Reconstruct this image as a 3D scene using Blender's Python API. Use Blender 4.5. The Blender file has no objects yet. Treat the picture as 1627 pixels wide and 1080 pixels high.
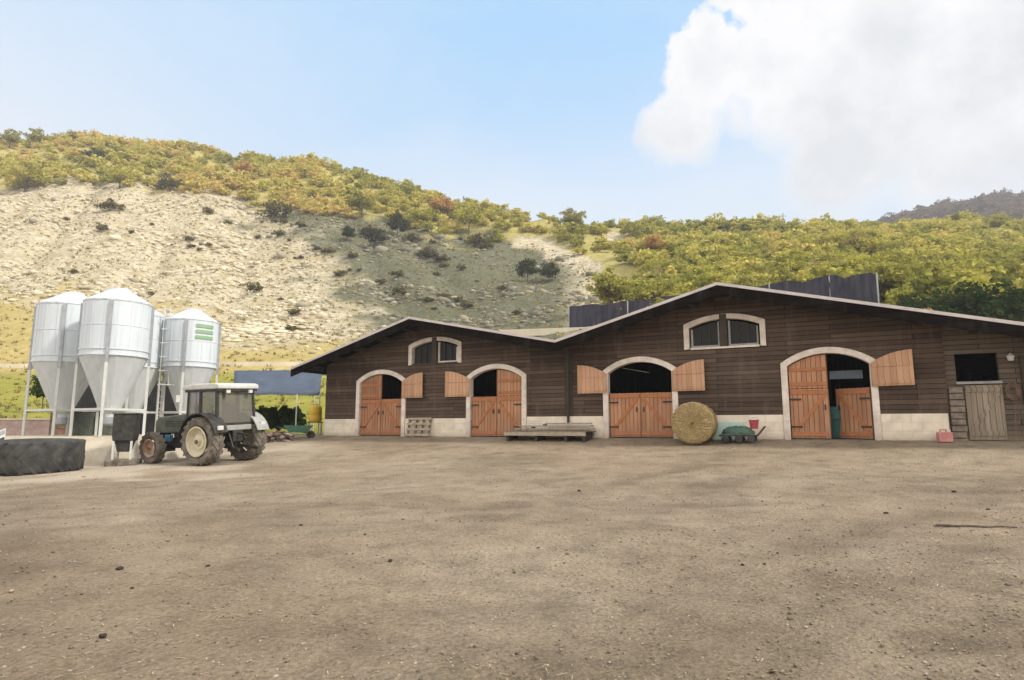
import bpy, bmesh, math, random
import numpy as np
from mathutils import Vector, Matrix
random.seed(7); RNG = np.random.default_rng(11)
scene = bpy.context.scene
COL = scene.collection
PI = math.pi
def R(a): return math.radians(a)

# ------------------------------------------------------------------ survey of the place (metres)
F = 1000.0; TH = math.atan(0.138); CX, CY = 813.5, 540.0
CAMZ = 0.40                                    # barn floor level is z = 0
def zy(y): return math.tan(TH + math.atan((CY - y) / F))
def at(x, y, Y):
    z = Y * zy(y); fw = Y * math.cos(TH) + z * math.sin(TH)
    return ((x - CX) / F * fw, Y, z + CAMZ)
UX = (0.8921373, -0.4517643); NX = (0.4517643, 0.8921373); CDIST = 22.8387; U0 = -21.5223
def barn_pt(u, v, z=0):                        # u along the front, v inwards
    a, b = u + U0, CDIST + v
    return (a * UX[0] + b * NX[0], a * UX[1] + b * NX[1], z)

# ------------------------------------------------------------------ helpers
class MB:
    def __init__(s): s.v = []; s.f = []; s.m = []
    def add(s, vs, fs, mi=0):
        o = len(s.v); s.v += [tuple(p) for p in vs]; s.f += [tuple(i + o for i in f) for f in fs]; s.m += [mi] * len(fs); return s
    def box(s, x0, x1, y0, y1, z0, z1, M=None, mi=0):
        vs = [(x0,y0,z0),(x1,y0,z0),(x1,y1,z0),(x0,y1,z0),(x0,y0,z1),(x1,y0,z1),(x1,y1,z1),(x0,y1,z1)]
        if M: vs = [M @ Vector(p) for p in vs]
        return s.add(vs, [(3,2,1,0),(4,5,6,7),(0,1,5,4),(1,2,6,5),(2,3,7,6),(3,0,4,7)], mi)
    def bar(s, p0, p1, w, h, up=(0,0,1), mi=0):
        p0, p1 = Vector(p0), Vector(p1); d = p1 - p0; L = d.length; d.normalize()
        u = Vector(up)
        if abs(d.dot(u)) > .98: u = Vector((0,1,0))
        a = d.cross(u).normalized(); b = a.cross(d)
        M = Matrix(((d.x,a.x,b.x,p0.x),(d.y,a.y,b.y,p0.y),(d.z,a.z,b.z,p0.z),(0,0,0,1)))
        return s.box(0, L, -w/2, w/2, -h/2, h/2, M, mi)
    def tube(s, p0, p1, r0, r1=None, n=10, cap=True, mi=0):
        r1 = r0 if r1 is None else r1
        p0, p1 = Vector(p0), Vector(p1); d = (p1 - p0).normalized()
        u = Vector((0,0,1)) if abs(d.z) < .95 else Vector((1,0,0))
        a = d.cross(u).normalized(); b = d.cross(a)
        vs = []
        for p, r in ((p0,r0),(p1,r1)):
            for k in range(n):
                t = 2*PI*k/n; vs.append(p + a*(r*math.cos(t)) + b*(r*math.sin(t)))
        fs = [(k,(k+1)%n,n+(k+1)%n,n+k) for k in range(n)]
        if cap: fs += [tuple(range(n-1,-1,-1)), tuple(range(n,2*n))]
        return s.add(vs, fs, mi)
    def lathe(s, prof, n=32, axis='z', M=None, mi=0):
        vs = []; fs = []
        for r, h in prof:
            for k in range(n):
                t = 2*PI*k/n; c, q = r*math.cos(t), r*math.sin(t)
                p = (c,q,h) if axis == 'z' else (c,h,q)
                vs.append(M @ Vector(p) if M else p)
        for j in range(len(prof)-1):
            for k in range(n):
                fs.append((j*n+k, j*n+(k+1)%n, (j+1)*n+(k+1)%n, (j+1)*n+k))
        return s.add(vs, fs, mi)
    def prism(s, poly, y0, y1, mi=0):          # poly of (x,z) pushed along y
        n = len(poly)
        vs = [(x,y0,z) for x,z in poly] + [(x,y1,z) for x,z in poly]
        return s.add(vs, [tuple(range(n)), tuple(range(2*n-1,n-1,-1))] + [(k,n+k,n+(k+1)%n,(k+1)%n) for k in range(n)], mi)
    def strip(s, inner, outer, y0, y1, mi=0):  # closed band between two open polylines of (x,z)
        n = len(inner)
        vs = [(x,y0,z) for x,z in inner]+[(x,y0,z) for x,z in outer]+[(x,y1,z) for x,z in inner]+[(x,y1,z) for x,z in outer]
        fs = []
        for k in range(n-1):
            fs += [(k,k+1,n+k+1,n+k),(2*n+k,3*n+k,3*n+k+1,2*n+k+1),(n+k,n+k+1,3*n+k+1,3*n+k),(k,2*n+k,2*n+k+1,k+1)]
        fs += [(0,n,3*n,2*n),(n-1,3*n-1,4*n-1,2*n-1)]
        return s.add(vs, fs, mi)
    def build(s, name, mat, parent=None, smooth=False, bevel=0):
        me = bpy.data.meshes.new(name); me.from_pydata(s.v, [], s.f)
        for m in (mat if isinstance(mat, (list,tuple)) else [mat]): me.materials.append(m)
        if any(s.m): me.polygons.foreach_set('material_index', s.m)
        bm = bmesh.new(); bm.from_mesh(me); bmesh.ops.recalc_face_normals(bm, faces=bm.faces); bm.to_mesh(me); bm.free()
        o = bpy.data.objects.new(name, me); COL.objects.link(o)
        if parent: o.parent = parent
        if smooth:
            me.polygons.foreach_set('use_smooth', [True]*len(me.polygons)); me.set_sharp_from_angle(angle=R(40))
        if bevel:
            b = o.modifiers.new('b', 'BEVEL'); b.width = bevel; b.segments = 2; b.limit_method = 'ANGLE'; b.angle_limit = R(40)
        return o
def tag(o, label=None, cat=None, group=None, kind=None):
    if label: o['label'] = label
    if cat: o['category'] = cat
    if group: o['group'] = group
    if kind: o['kind'] = kind
    return o
def empty(name, loc, rz=0, **k):
    o = bpy.data.objects.new(name, None); COL.objects.link(o); o.location = loc; o.rotation_euler.z = rz
    o.empty_display_size = .3
    return tag(o, **k)
def kids(o): return [c for c in bpy.data.objects if c.parent == o]
def copy_tree(o, parent=None):
    c = o.copy(); COL.objects.link(c)
    if parent: c.parent = parent
    for ch in kids(o): copy_tree(ch, c)
    return c

# ------------------------------------------------------------------ materials
class NT:
    def __init__(s, name):
        s.m = bpy.data.materials.new(name); s.m.use_nodes = True; s.t = s.m.node_tree
        s.b = s.t.nodes['Principled BSDF']; s.out = s.t.nodes['Material Output']
    def n(s, typ, **k):
        d = s.t.nodes.new(typ)
        for a, b in k.items(): setattr(d, a, b)
        return d
    def l(s, a, b): s.t.links.new(a, b)
    def coord(s, kind='Object'): return s.n('ShaderNodeTexCoord').outputs[kind]
    def mapping(s, vec, sc=(1,1,1), rot=(0,0,0)):
        m = s.n('ShaderNodeMapping'); s.l(vec, m.inputs[0]); m.inputs['Scale'].default_value = sc; m.inputs['Rotation'].default_value = rot; return m.outputs[0]
    def noise(s, vec, scale, detail=5, rough=.6, dist=0):
        d = s.n('ShaderNodeTexNoise'); s.l(vec, d.inputs['Vector'])
        d.inputs['Scale'].default_value = scale; d.inputs['Detail'].default_value = detail; d.inputs['Roughness'].default_value = rough; d.inputs['Distortion'].default_value = dist
        return d.outputs['Fac']
    def voro(s, vec, scale, feat='F1', out='Distance'):
        d = s.n('ShaderNodeTexVoronoi', feature=feat); s.l(vec, d.inputs['Vector']); d.inputs['Scale'].default_value = scale; return d.outputs[out]
    def ramp(s, fac, stops):
        d = s.n('ShaderNodeValToRGB'); s.l(fac, d.inputs[0]); e = d.color_ramp.elements
        while len(e) < len(stops): e.new(.5)
        for el, (p, c) in zip(e, stops):
            el.position = p; el.color = (c, c, c, 1) if isinstance(c, (int, float)) else (*c, 1)
        return d.outputs[0]
    def mix(s, fac, a, b, mode='MIX'):
        d = s.n('ShaderNodeMix', data_type='RGBA', blend_type=mode)
        for sock, v in ((d.inputs[0], fac), (d.inputs[6], a), (d.inputs[7], b)):
            if hasattr(v, 'is_linked'): s.l(v, sock)
            elif isinstance(v, (int, float)): sock.default_value = v
            else: sock.default_value = (*v, 1)
        return d.outputs[2]
    def math(s, op, a, b=None, c=None, clamp=False):
        d = s.n('ShaderNodeMath', operation=op, use_clamp=clamp)
        for i, v in enumerate((a, b, c)):
            if v is None: continue
            if hasattr(v, 'is_linked'): s.l(v, d.inputs[i])
            else: d.inputs[i].default_value = v
        return d.outputs[0]
    def attr(s, name, out='Fac'):
        return s.n('ShaderNodeAttribute', attribute_name=name).outputs[out]
    def bump(s, h, strength=.4, dist=.02):
        d = s.n('ShaderNodeBump'); d.inputs['Strength'].default_value = strength; d.inputs['Distance'].default_value = dist
        s.l(h, d.inputs['Height']); s.l(d.outputs[0], s.b.inputs['Normal'])
    def fin(s, col, rough=.8, metal=0, spec=.3):
        if hasattr(col, 'is_linked'): s.l(col, s.b.inputs['Base Color'])
        else: s.b.inputs['Base Color'].default_value = (*col, 1)
        if hasattr(rough, 'is_linked'): s.l(rough, s.b.inputs['Roughness'])
        else: s.b.inputs['Roughness'].default_value = rough
        s.b.inputs['Metallic'].default_value = metal; s.b.inputs['Specular IOR Level'].default_value = spec
        return s.m
def mat_simple(name, c1, c2, scale=3, rough=.75, metal=0, bump=.15, bd=.01, spec=.3, detail=6, stretch=(1,1,1)):
    t = NT(name); v = t.mapping(t.coord(), stretch)
    n = t.noise(v, scale, detail, .65)
    c = t.mix(t.ramp(n, [(.35, 0), (.68, 1)]), c1, c2)
    if bump: t.bump(t.noise(v, scale*6, 4, .6), bump, bd)
    return t.fin(c, rough, metal, spec)
def mat_boards(name, c1, c2, gap, w=.17, length=4., vertical=False, rough=.8, streak=.5, spec=.2):
    t = NT(name); x = t.n('ShaderNodeSeparateXYZ'); t.l(t.coord(), x.inputs[0])
    cb = t.n('ShaderNodeCombineXYZ'); xy = t.math('ADD', x.outputs[0], x.outputs[1])
    t.l(x.outputs[2] if vertical else xy, cb.inputs[0]); t.l(xy if vertical else x.outputs[2], cb.inputs[1])
    b = t.n('ShaderNodeTexBrick', offset=.37, offset_frequency=2); t.l(cb.outputs[0], b.inputs['Vector'])
    b.inputs['Scale'].default_value = 1; b.inputs['Brick Width'].default_value = length; b.inputs['Row Height'].default_value = w
    b.inputs['Mortar Size'].default_value = .009; b.inputs['Mortar Smooth'].default_value = .1; b.inputs['Bias'].default_value = 0
    b.inputs['Color1'].default_value = (*c1,1); b.inputs['Color2'].default_value = (*c2,1); b.inputs['Mortar'].default_value = (*gap,1)
    n = t.noise(t.mapping(cb.outputs[0], (.7, 14, 1)), 1.6, 7, .65)
    c = t.mix(streak, b.outputs['Color'], t.ramp(n, [(.3, .45), (.5, 1), (.72, 1.5)]), 'MULTIPLY')
    n2 = t.noise(cb.outputs[0], .55, 3, .5)
    c = t.mix(.35, c, t.ramp(n2, [(.35, .6), (.65, 1.35)]), 'MULTIPLY')
    n3 = t.noise(t.mapping(cb.outputs[0], (2.2,.5,1) if not vertical else (.5,2.2,1)), 1.3, 6, .65)
    c = t.mix(t.ramp(n3, [(.52,0),(.72,.38)]), c, tuple(min(1,q*1.25+.05) for q in c2))
    mud = t.math('MULTIPLY', t.math('SUBTRACT', t.math('ADD', .05, t.math('MULTIPLY', n3, .75)), x.outputs[2]), 2.5, clamp=True)
    c = t.mix(t.math('MULTIPLY', mud, .6), c, (.24,.18,.125))
    h = t.math('ADD', t.math('MULTIPLY', b.outputs['Fac'], -1.), t.math('MULTIPLY', n, .25))
    t.bump(h, .6, .015)
    return t.fin(c, rough, 0, spec)
M = {}
M['wall'] = mat_boards('wall_boards', (.066,.044,.031), (.124,.084,.059), (.016,.011,.008), .155, 3.6)
M['wall_old'] = mat_boards('weathered_boards', (.115,.086,.062), (.16,.125,.092), (.02,.016,.012), .15, 2.2)
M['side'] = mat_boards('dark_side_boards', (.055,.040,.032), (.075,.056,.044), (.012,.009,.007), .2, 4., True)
M['door'] = mat_boards('door_boards', (.36,.165,.082), (.47,.24,.125), (.10,.045,.025), .15, 5., True, .6, .35, .35)
M['shut'] = mat_boards('shutter_boards', (.46,.255,.145), (.55,.32,.19), (.34,.17,.10), .17, 5., True, .6, .3, .35)
M['brace'] = mat_simple('brace_wood', (.36,.135,.055), (.46,.19,.085), 4, .65)
M['olddoor'] = mat_boards('old_door_boards', (.23,.185,.135), (.32,.26,.195), (.13,.10,.075), .14, 4., True, .85, .5)
t = NT('frame_stone'); v = t.coord(); n = t.noise(v, 2.4, 8, .7); n2 = t.noise(v, 14, 5, .6); x = t.n('ShaderNodeSeparateXYZ'); t.l(v, x.inputs[0])
c = t.mix(t.ramp(n, [(.35,0),(.62,1)]), (.60,.51,.43), (.84,.74,.65)); c = t.mix(.35, c, t.ramp(n2, [(.3,.7),(.6,1.08)]), 'MULTIPLY')
mud = t.math('MULTIPLY', t.math('SUBTRACT', t.math('ADD', .0, t.math('MULTIPLY', n, .9)), x.outputs[2]), 2.2, clamp=True); c = t.mix(t.math('MULTIPLY', mud, .55), c, (.34,.26,.185))
t.bump(t.math('ADD', n, n2), .45, .02); M['lintel'] = t.fin(c, .9, 0, .2)
t = NT('plinth_stone'); v = t.coord(); n = t.noise(v, 2.2, 7, .65); b = t.n('ShaderNodeTexBrick'); 
x = t.n('ShaderNodeSeparateXYZ'); t.l(v, x.inputs[0]); cb = t.n('ShaderNodeCombineXYZ'); t.l(x.outputs[0], cb.inputs[0]); t.l(x.outputs[2], cb.inputs[1]); t.l(cb.outputs[0], b.inputs['Vector'])
b.inputs['Scale'].default_value = 1; b.inputs['Brick Width'].default_value = .52; b.inputs['Row Height'].default_value = .27; b.inputs['Mortar Size'].default_value = .008
b.inputs['Color1'].default_value = (.82,.72,.58,1); b.inputs['Color2'].default_value = (.76,.66,.52,1); b.inputs['Mortar'].default_value = (.68,.58,.46,1)
c = t.mix(.7, b.outputs['Color'], t.ramp(n, [(.3,.72),(.6,1.08)]), 'MULTIPLY')
low = t.math('MULTIPLY', t.math('SUBTRACT', .22, x.outputs[2]), 4., clamp=True)
c = t.mix(t.math('MULTIPLY', low, t.ramp(n, [(.3,0),(.6,.8)])), c, (.32,.25,.18))
t.bump(t.math('ADD', n, t.math('MULTIPLY', b.outputs['Fac'], -.5)), .5, .02); M['plinth'] = t.fin(c, .9)
M['pier'] = mat_simple('pier_stone', (.15,.12,.095), (.33,.27,.21), 5, .9, bump=.6, bd=.05)
M['roof'] = mat_simple('roof_sheet', (.30,.26,.22), (.44,.38,.33), 1.4, .7)
M['edge'] = mat_simple('roof_edge_metal', (.50,.44,.41), (.64,.57,.53), 2.5, .5, .3, 0)
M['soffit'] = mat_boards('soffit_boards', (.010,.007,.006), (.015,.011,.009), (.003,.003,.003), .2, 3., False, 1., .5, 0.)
M['post'] = mat_simple('dark_post_wood', (.05,.036,.028), (.08,.058,.045), 6, .8)
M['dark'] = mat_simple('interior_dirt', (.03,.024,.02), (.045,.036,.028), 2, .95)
t = NT('window_glass'); M['glass'] = t.fin((.022,.023,.021), .35, 0, .18)
t = NT('cab_glass'); t.b.inputs['Transmission Weight'].default_value = .0
tr = t.n('ShaderNodeBsdfTransparent'); tr.inputs[0].default_value = (.50,.54,.54,1); gl = t.n('ShaderNodeBsdfGlossy'); gl.inputs['Roughness'].default_value = .08; gl.inputs[0].default_value=(.9,.9,.9,1)
lw_ = t.n('ShaderNodeLayerWeight'); lw_.inputs[0].default_value = .35; frv = t.math('ADD', t.math('MULTIPLY', t.math('POWER', lw_.outputs['Facing'], 3.), .5), .05)
dsh = t.n('ShaderNodeBsdfDiffuse'); dsh.inputs[0].default_value = (.45,.42,.37,1)
mxa = t.n('ShaderNodeMixShader'); mxa.inputs[0].default_value = .30; t.l(tr.outputs[0], mxa.inputs[1]); t.l(dsh.outputs[0], mxa.inputs[2])
mx = t.n('ShaderNodeMixShader'); t.l(frv, mx.inputs[0]); t.l(mxa.outputs[0], mx.inputs[1]); t.l(gl.outputs[0], mx.inputs[2]); t.l(mx.outputs[0], t.out.inputs[0]); M['cabglass'] = t.m
# silo paint with faint vertical streaks of dirt
t = NT('silo_paint'); v = t.coord(); n = t.noise(t.mapping(v, (5,5,.35)), 1.4, 6, .6); n2 = t.noise(v, .6, 3, .5)
c = t.mix(t.ramp(n, [(.42,0),(.72,.55)]), (.61,.66,.69), (.47,.50,.52)); c = t.mix(.25, c, t.ramp(n2, [(.35,.8),(.65,1.1)]), 'MULTIPLY')
M['silo'] = t.fin(c, .42, 0, .4)
M['silocone'] = mat_simple('silo_cone_paint', (.50,.53,.545), (.60,.625,.635), 1.5, .45, stretch=(3,3,.4), bump=0)
M['rib'] = mat_simple('galvanised_rib', (.32,.33,.35), (.44,.45,.47), 5, .5, .5, 0)
M['leg'] = mat_simple('pale_leg_paint', (.55,.55,.52), (.66,.66,.62), 5, .55, .1, 0)
M['green_mark'] = mat_simple('green_logo_paint', (.22,.36,.20), (.27,.42,.25), 3, .5, bump=0)
M['rubber'] = mat_simple('dusty_rubber', (.028,.027,.026), (.085,.075,.062), 5, .9, bump=.4)
M['rubber_mud'] = mat_simple('muddy_rubber', (.075,.066,.054), (.255,.22,.175), 4, .95, bump=.5, bd=.02)
M['rubber_big'] = mat_simple('black_tyre_rubber', (.020,.021,.022), (.075,.072,.064), 2.8, .7, bump=.3)
M['cream'] = mat_simple('cream_rim_paint', (.50,.45,.31), (.66,.61,.45), 4, .6, bump=.1)
M['rustrim'] = mat_simple('rusty_rim_paint', (.26,.125,.06), (.58,.47,.38), 2.6, .75, bump=.2)
M['white'] = mat_simple('white_cab_paint', (.46,.46,.43), (.64,.64,.60), 4, .55, bump=0)
M['body'] = mat_simple('dusty_dark_body', (.06,.075,.06), (.14,.14,.11), 5, .6, bump=.1)
M['black'] = mat_simple('black_parts', (.018,.018,.017), (.06,.055,.047), 6, .6, bump=.1)
M['grey'] = mat_simple('grey_fender_paint', (.26,.26,.245), (.38,.37,.34), 4, .55, bump=.05)
M['rust'] = mat_simple('rusty_iron', (.11,.062,.04), (.22,.145,.10), 6, .9, bump=.4)
M['bluebit'] = mat_simple('blue_paint', (.06,.16,.26), (.09,.22,.33), 6, .5, bump=0)
M['plough'] = mat_simple('pale_green_paint', (.36,.42,.30), (.46,.50,.38), 5, .6, bump=0)
M['concrete'] = mat_simple('pale_concrete', (.38,.325,.24), (.52,.455,.35), 1.6, .9, bump=.4)
M['wallstone'] = mat_simple('pale_roadside_wall', (.62,.54,.40), (.74,.66,.52), .9, .9, bump=.4, bd=.05)
M['mauve'] = mat_simple('mauve_block_wall', (.22,.16,.145), (.34,.25,.22), 3, .9, bump=.4, bd=.03)
M['tarp'] = mat_simple('blue_tarp', (.05,.064,.095), (.085,.10,.135), 1.2, .5, bump=.5, bd=.08)
M['tarpgreen'] = mat_simple('green_tarp', (.05,.10,.075), (.08,.15,.11), 2, .6, bump=.5, bd=.05)
M['net'] = mat_simple('black_netting', (.018,.018,.028), (.07,.063,.088), .8, .85, bump=.5, bd=.15, stretch=(2.5,2.5,.3))
M['sheet'] = mat_simple('black_plastic_sheet', (.008,.008,.009), (.02,.02,.021), 2, .6, bump=.5, bd=.1)
M['yellow'] = mat_simple('yellow_plastic', (.68,.42,.04), (.78,.52,.06), 4, .45, bump=0)
M['greenpl'] = mat_simple('green_plastic', (.06,.17,.115), (.10,.22,.15), 4, .5, bump=.1)
M['red'] = mat_simple('red_plastic', (.38,.05,.07), (.48,.10,.11), 5, .5, bump=.05)
M['pink'] = mat_simple('faded_red_plastic', (.46,.17,.15), (.58,.29,.25), 5, .5, bump=.05)
M['mint'] = mat_simple('mint_sheet', (.40,.55,.46), (.52,.64,.55), 4, .6)
M['plank'] = mat_boards('grey_planks', (.16,.115,.08), (.28,.215,.16), (.05,.035,.028), .12, 2., False, .85, .5)
M['pale_plank'] = mat_simple('pale_slats', (.30,.245,.18), (.46,.385,.29), 7, .85)
M['bluepaint'] = mat_simple('pale_blue_sheet', (.34,.42,.52), (.45,.53,.62), 3, .5)
M['teal'] = mat_simple('teal_plastic', (.025,.085,.08), (.045,.12,.11), 3, .5)
M['bark'] = mat_simple('bark', (.07,.055,.042), (.15,.12,.095), 8, .95, bump=.6, stretch=(1,1,.25))
M['lamp'] = mat_simple('lamp_white', (.55,.53,.50), (.66,.64,.6), 4, .4, bump=0)
# straw with rings on the bale's end and fibres
t = NT('straw'); v = t.coord(); sx = t.n('ShaderNodeSeparateXYZ'); t.l(v, sx.inputs[0])
rad = t.math('SQRT', t.math('ADD', t.math('POWER', sx.outputs[0], 2), t.math('POWER', sx.outputs[2], 2)))
w = t.math('SINE', t.math('ADD', t.math('MULTIPLY', rad, 75.), t.math('MULTIPLY', t.noise(v, 3., 4), 14.)))
n = t.noise(v, 22, 8, .7); f = t.math('ADD', t.math('MULTIPLY', w, .045), n)
M['straw'] = t.fin(t.ramp(f, [(.28,(.19,.125,.05)),(.5,(.36,.26,.12)),(.75,(.52,.41,.21))]), .9); t.bump(f, .8, .04)
def mat_leaf(name, *cs):
    t = NT(name); a = t.attr('tint'); c = t.ramp(a, [(k/(len(cs)-1), q) for k, q in enumerate(cs)])
    oi = t.n('ShaderNodeObjectInfo').outputs['Random']
    c = t.mix(.35, c, t.ramp(oi, [(0,.75),(1,1.25)]), 'MULTIPLY')
    d = t.n('ShaderNodeBsdfDiffuse'); tl = t.n('ShaderNodeBsdfTranslucent'); mx = t.n('ShaderNodeMixShader'); mx.inputs[0].default_value = .3
    t.l(c, d.inputs[0]); t.l(c, tl.inputs[0]); t.l(d.outputs[0], mx.inputs[1]); t.l(tl.outputs[0], mx.inputs[2]); t.l(mx.outputs[0], t.out.inputs[0])
    return t.m
M['leaf_yellow'] = mat_leaf('leaf_yellow', (.30,.285,.05), (.48,.44,.08), (.58,.53,.14))
M['leaf_olive'] = mat_leaf('leaf_olive', (.22,.215,.05), (.34,.32,.07), (.45,.41,.12))
M['leaf_orange'] = mat_leaf('leaf_orange', (.36,.20,.06), (.52,.31,.10), (.58,.40,.16))
M['leaf_dark'] = mat_leaf('leaf_dark', (.035,.048,.02), (.065,.075,.03), (.11,.11,.045))
M['leaf_mix'] = mat_leaf('leaf_mix', (.17,.18,.04), (.32,.31,.065), (.50,.45,.10), (.58,.50,.15), (.62,.42,.16))
M['leaf_tan'] = mat_leaf('leaf_tan', (.27,.20,.07), (.42,.33,.12), (.50,.42,.20))
M['leaf_far'] = mat_leaf('leaf_far', (.075,.08,.06), (.16,.125,.08), (.32,.18,.11))
M['leaf_hedge'] = mat_leaf('leaf_hedge', (.022,.04,.012), (.04,.065,.018), (.07,.10,.03))
M['leaf_brown'] = mat_leaf('leaf_brown', (.09,.08,.035), (.15,.125,.05), (.22,.18,.075))

# ------------------------------------------------------------------ terrain
def lat(seed): return np.random.default_rng(seed).random((256,256))
LATS = [lat(s) for s in range(8)]
def vnoise(x, y, seed=0):
    x = np.asarray(x, float); y = np.asarray(y, float); L = LATS[seed % 8]
    xi = np.floor(x).astype(int); yi = np.floor(y).astype(int); fx = x-xi; fy = y-yi
    fx = fx*fx*(3-2*fx); fy = fy*fy*(3-2*fy)
    g = lambda a, b: L[a % 256, b % 256]
    return (g(xi,yi)*(1-fx)+g(xi+1,yi)*fx)*(1-fy)+(g(xi,yi+1)*(1-fx)+g(xi+1,yi+1)*fx)*fy - .5
def yard_z(X, Y):
    X = np.asarray(X, float); Y = np.asarray(Y, float)
    p = CDIST - (X*NX[0] + Y*NX[1])
    z = np.where(p > 0, -1.25*(1-np.exp(-np.clip(p,0,None)/8.)), 0.)
    und = vnoise(X/3.1, Y/3.1, 1)*.10 + vnoise(X/.9, Y/.9, 2)*.03
    return z + und*np.clip(p/3., 0, 1)
TAB = {-900: [(34,698),(45,668),(60,635),(82,584),(115,490),(150,400),(190,305),(230,240),(262,200)],
    0: [(34,698),(42,667),(55,640),(78,584),(108,480),(150,390),(190,303),(225,250),(255,219)],
    140: [(34,698),(42,667),(55,640),(78,584),(108,480),(150,392),(190,296),(225,245),(255,211)],
    400: [(34,698),(42,669),(75,582),(100,520),(140,430),(180,325),(212,280),(240,240)],
    560: [(34,698),(42,669),(75,584),(100,520),(140,440),(178,340),(205,300),(228,268)],
    700: [(34,698),(42,669),(72,588),(100,520),(140,450),(172,382),(195,345),(215,308)],
    880: [(34,698),(44,669),(74,524),(100,495),(130,450),(160,400),(180,372),(200,352)],
    1000: [(34,698),(42,672),(70,508),(90,480),(112,448),(150,400),(200,360)],
    1150: [(34,698),(40,674),(64,500),(85,470),(110,440),(150,395),(200,361)],
    1400: [(34,698),(38,674),(55,482),(75,455),(110,420),(150,388),(200,360)],
    1627: [(34,698),(38,674),(55,500),(75,460),(110,420),(150,388),(200,356)],
    2600: [(34,698),(38,674),(55,500),(75,460),(110,420),(150,385),(200,346)]}
NS, NR = 420, 250
Sg = np.linspace(-1.55, 1.55, NS); Yg = 34*np.exp(np.linspace(0, math.log(480/34), NR))
def col_profile(tab):
    Ys = [a for a, _ in tab]; Zs = [a*zy(b) for a, b in tab]
    Ys = Ys + [Ys[-1]+30, Ys[-1]+400]; Zs = Zs + [Zs[-1]-4, Zs[-1]-120]
    return np.interp(Yg, Ys, Zs)
keys = sorted(TAB); ks = np.array([(k-CX)/F*(math.cos(TH)) for k in keys])
prof = np.array([col_profile(TAB[k]) for k in keys])
Tz = np.array([np.interp(Sg, ks, prof[:, j]) for j in range(NR)])      # NR x NS
for _ in range(10):
    P = np.pad(Tz, ((1,1),(4,4)), 'edge'); Tz = sum(P[1:-1, i:i+NS] for i in range(9))/9*.5 + Tz*.5
for _ in range(3):
    P = np.pad(Tz, ((1,1),(0,0)), 'edge'); Tz = (P[:-2]+2*P[1:-1]+P[2:])/4
XX = Sg[None,:]*Yg[:,None]; YY = np.repeat(Yg[:,None], NS, 1)
far = np.clip((YY-60)/60, 0, 1)
Tz = Tz + CAMZ
base_amp = far*(vnoise(XX/23,YY/23,0)*3.2 + vnoise(XX/9,YY/9,3)*1.5 + vnoise(XX/3.7,YY/3.7,4)*.8 + vnoise(XX/1.6,YY/1.6,5)*.4)
gul = np.abs(vnoise(XX/16+YY/40,YY/70,6))*2
Tz = Tz + base_amp - far*np.clip((YY-75)/40,0,1)*np.clip(1.1-gul*2.6,0,1)*2.2
def hill_z(X, Y):
    X = np.asarray(X, float); Y = np.asarray(Y, float)
    s = (X/Y - Sg[0])/(Sg[1]-Sg[0]); r = np.log(Y/34)/math.log(480/34)*(NR-1)
    s = np.clip(s, 0, NS-1.001); r = np.clip(r, 0, NR-1.001)
    i = s.astype(int); j = r.astype(int); fs = s-i; fr = r-j
    return (Tz[j,i]*(1-fs)+Tz[j,i+1]*fs)*(1-fr)+(Tz[j+1,i]*(1-fs)+Tz[j+1,i+1]*fs)*fr
def to_px(X, Y, Z):
    z = Z-CAMZ; fw = Y*math.cos(TH)+z*math.sin(TH); up = -Y*math.sin(TH)+z*math.cos(TH)
    return CX+F*X/fw, CY-F*up/fw
def find(px, py, y0=40, y1=300):                # where the sight line meets the hillside
    Ys = np.linspace(y0, y1, 1200); z = Ys*zy(py); X = (px-CX)/F*(Ys*math.cos(TH)+z*math.sin(TH))
    d = hill_z(X, Ys) - (z+CAMZ); k = np.argmax(d >= 0) if (d >= 0).any() else int(np.argmax(d))
    return float(X[k]), float(Ys[k]), float(hill_z(X[k], Ys[k]))
# zones of the ground cover: woodland line above, rock, grass below
veg_x = [-900,0,120,250,360,420,520,620,720,800,860,930,965,1010,3000]; veg_y = [310,303,290,300,310,332,340,352,385,392,395,420,470,560,700]
bot_x = [-900,0,150,300,450,560,650,760,900,3000]; bot_y = [440,440,460,490,520,535,545,560,570,600]
def bare(px, py):
    d = np.full(np.shape(px), 9e9)
    for x0,y0,x1,y1,w in ((822,384,880,392,9),(880,402,945,428,13),(925,428,935,455,10),(972,376,1008,392,9),(1058,412,1078,420,8),(480,322,505,318,5)):
        t_ = np.clip(((px-x0)*(x1-x0)+(py-y0)*(y1-y0))/((x1-x0)**2+(y1-y0)**2),0,1)
        d = np.minimum(d, np.hypot(px-x0-t_*(x1-x0), py-y0-t_*(y1-y0))/w)
    return d
PX, PY = to_px(XX, YY, Tz)
wob = vnoise(XX/8,YY/8,6)*42 + vnoise(XX/3,YY/3,7)*22
vegl = np.interp(PX, veg_x, veg_y); botl = np.interp(PX, bot_x, bot_y)
woodm = np.clip((vegl - PY + wob)/14, 0, 1); grassm = np.clip((PY - botl + wob*1.5)/45, 0, 1)
woodm = woodm*np.clip((bare(PX,PY)+wob/60-.8)*3, 0, 1)
greyshadem = np.clip((PX - 350 - (PY-330)*.95 + wob*4 + vnoise(XX/1.5,YY/1.5,1)*70)/110, 0, 1)*np.clip((bare(PX,PY)+wob/60-.8)*3, 0, 1)*np.clip((940-PX)/60, 0, 1)  # mask of the mid slope: cloud shade painted in, mixed with greyer scrub
greenm = np.clip((640-YY*0-0*PX + 0 - 0)/1, 0, 1)*np.clip((PY-588)/10, 0, 1)
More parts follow.
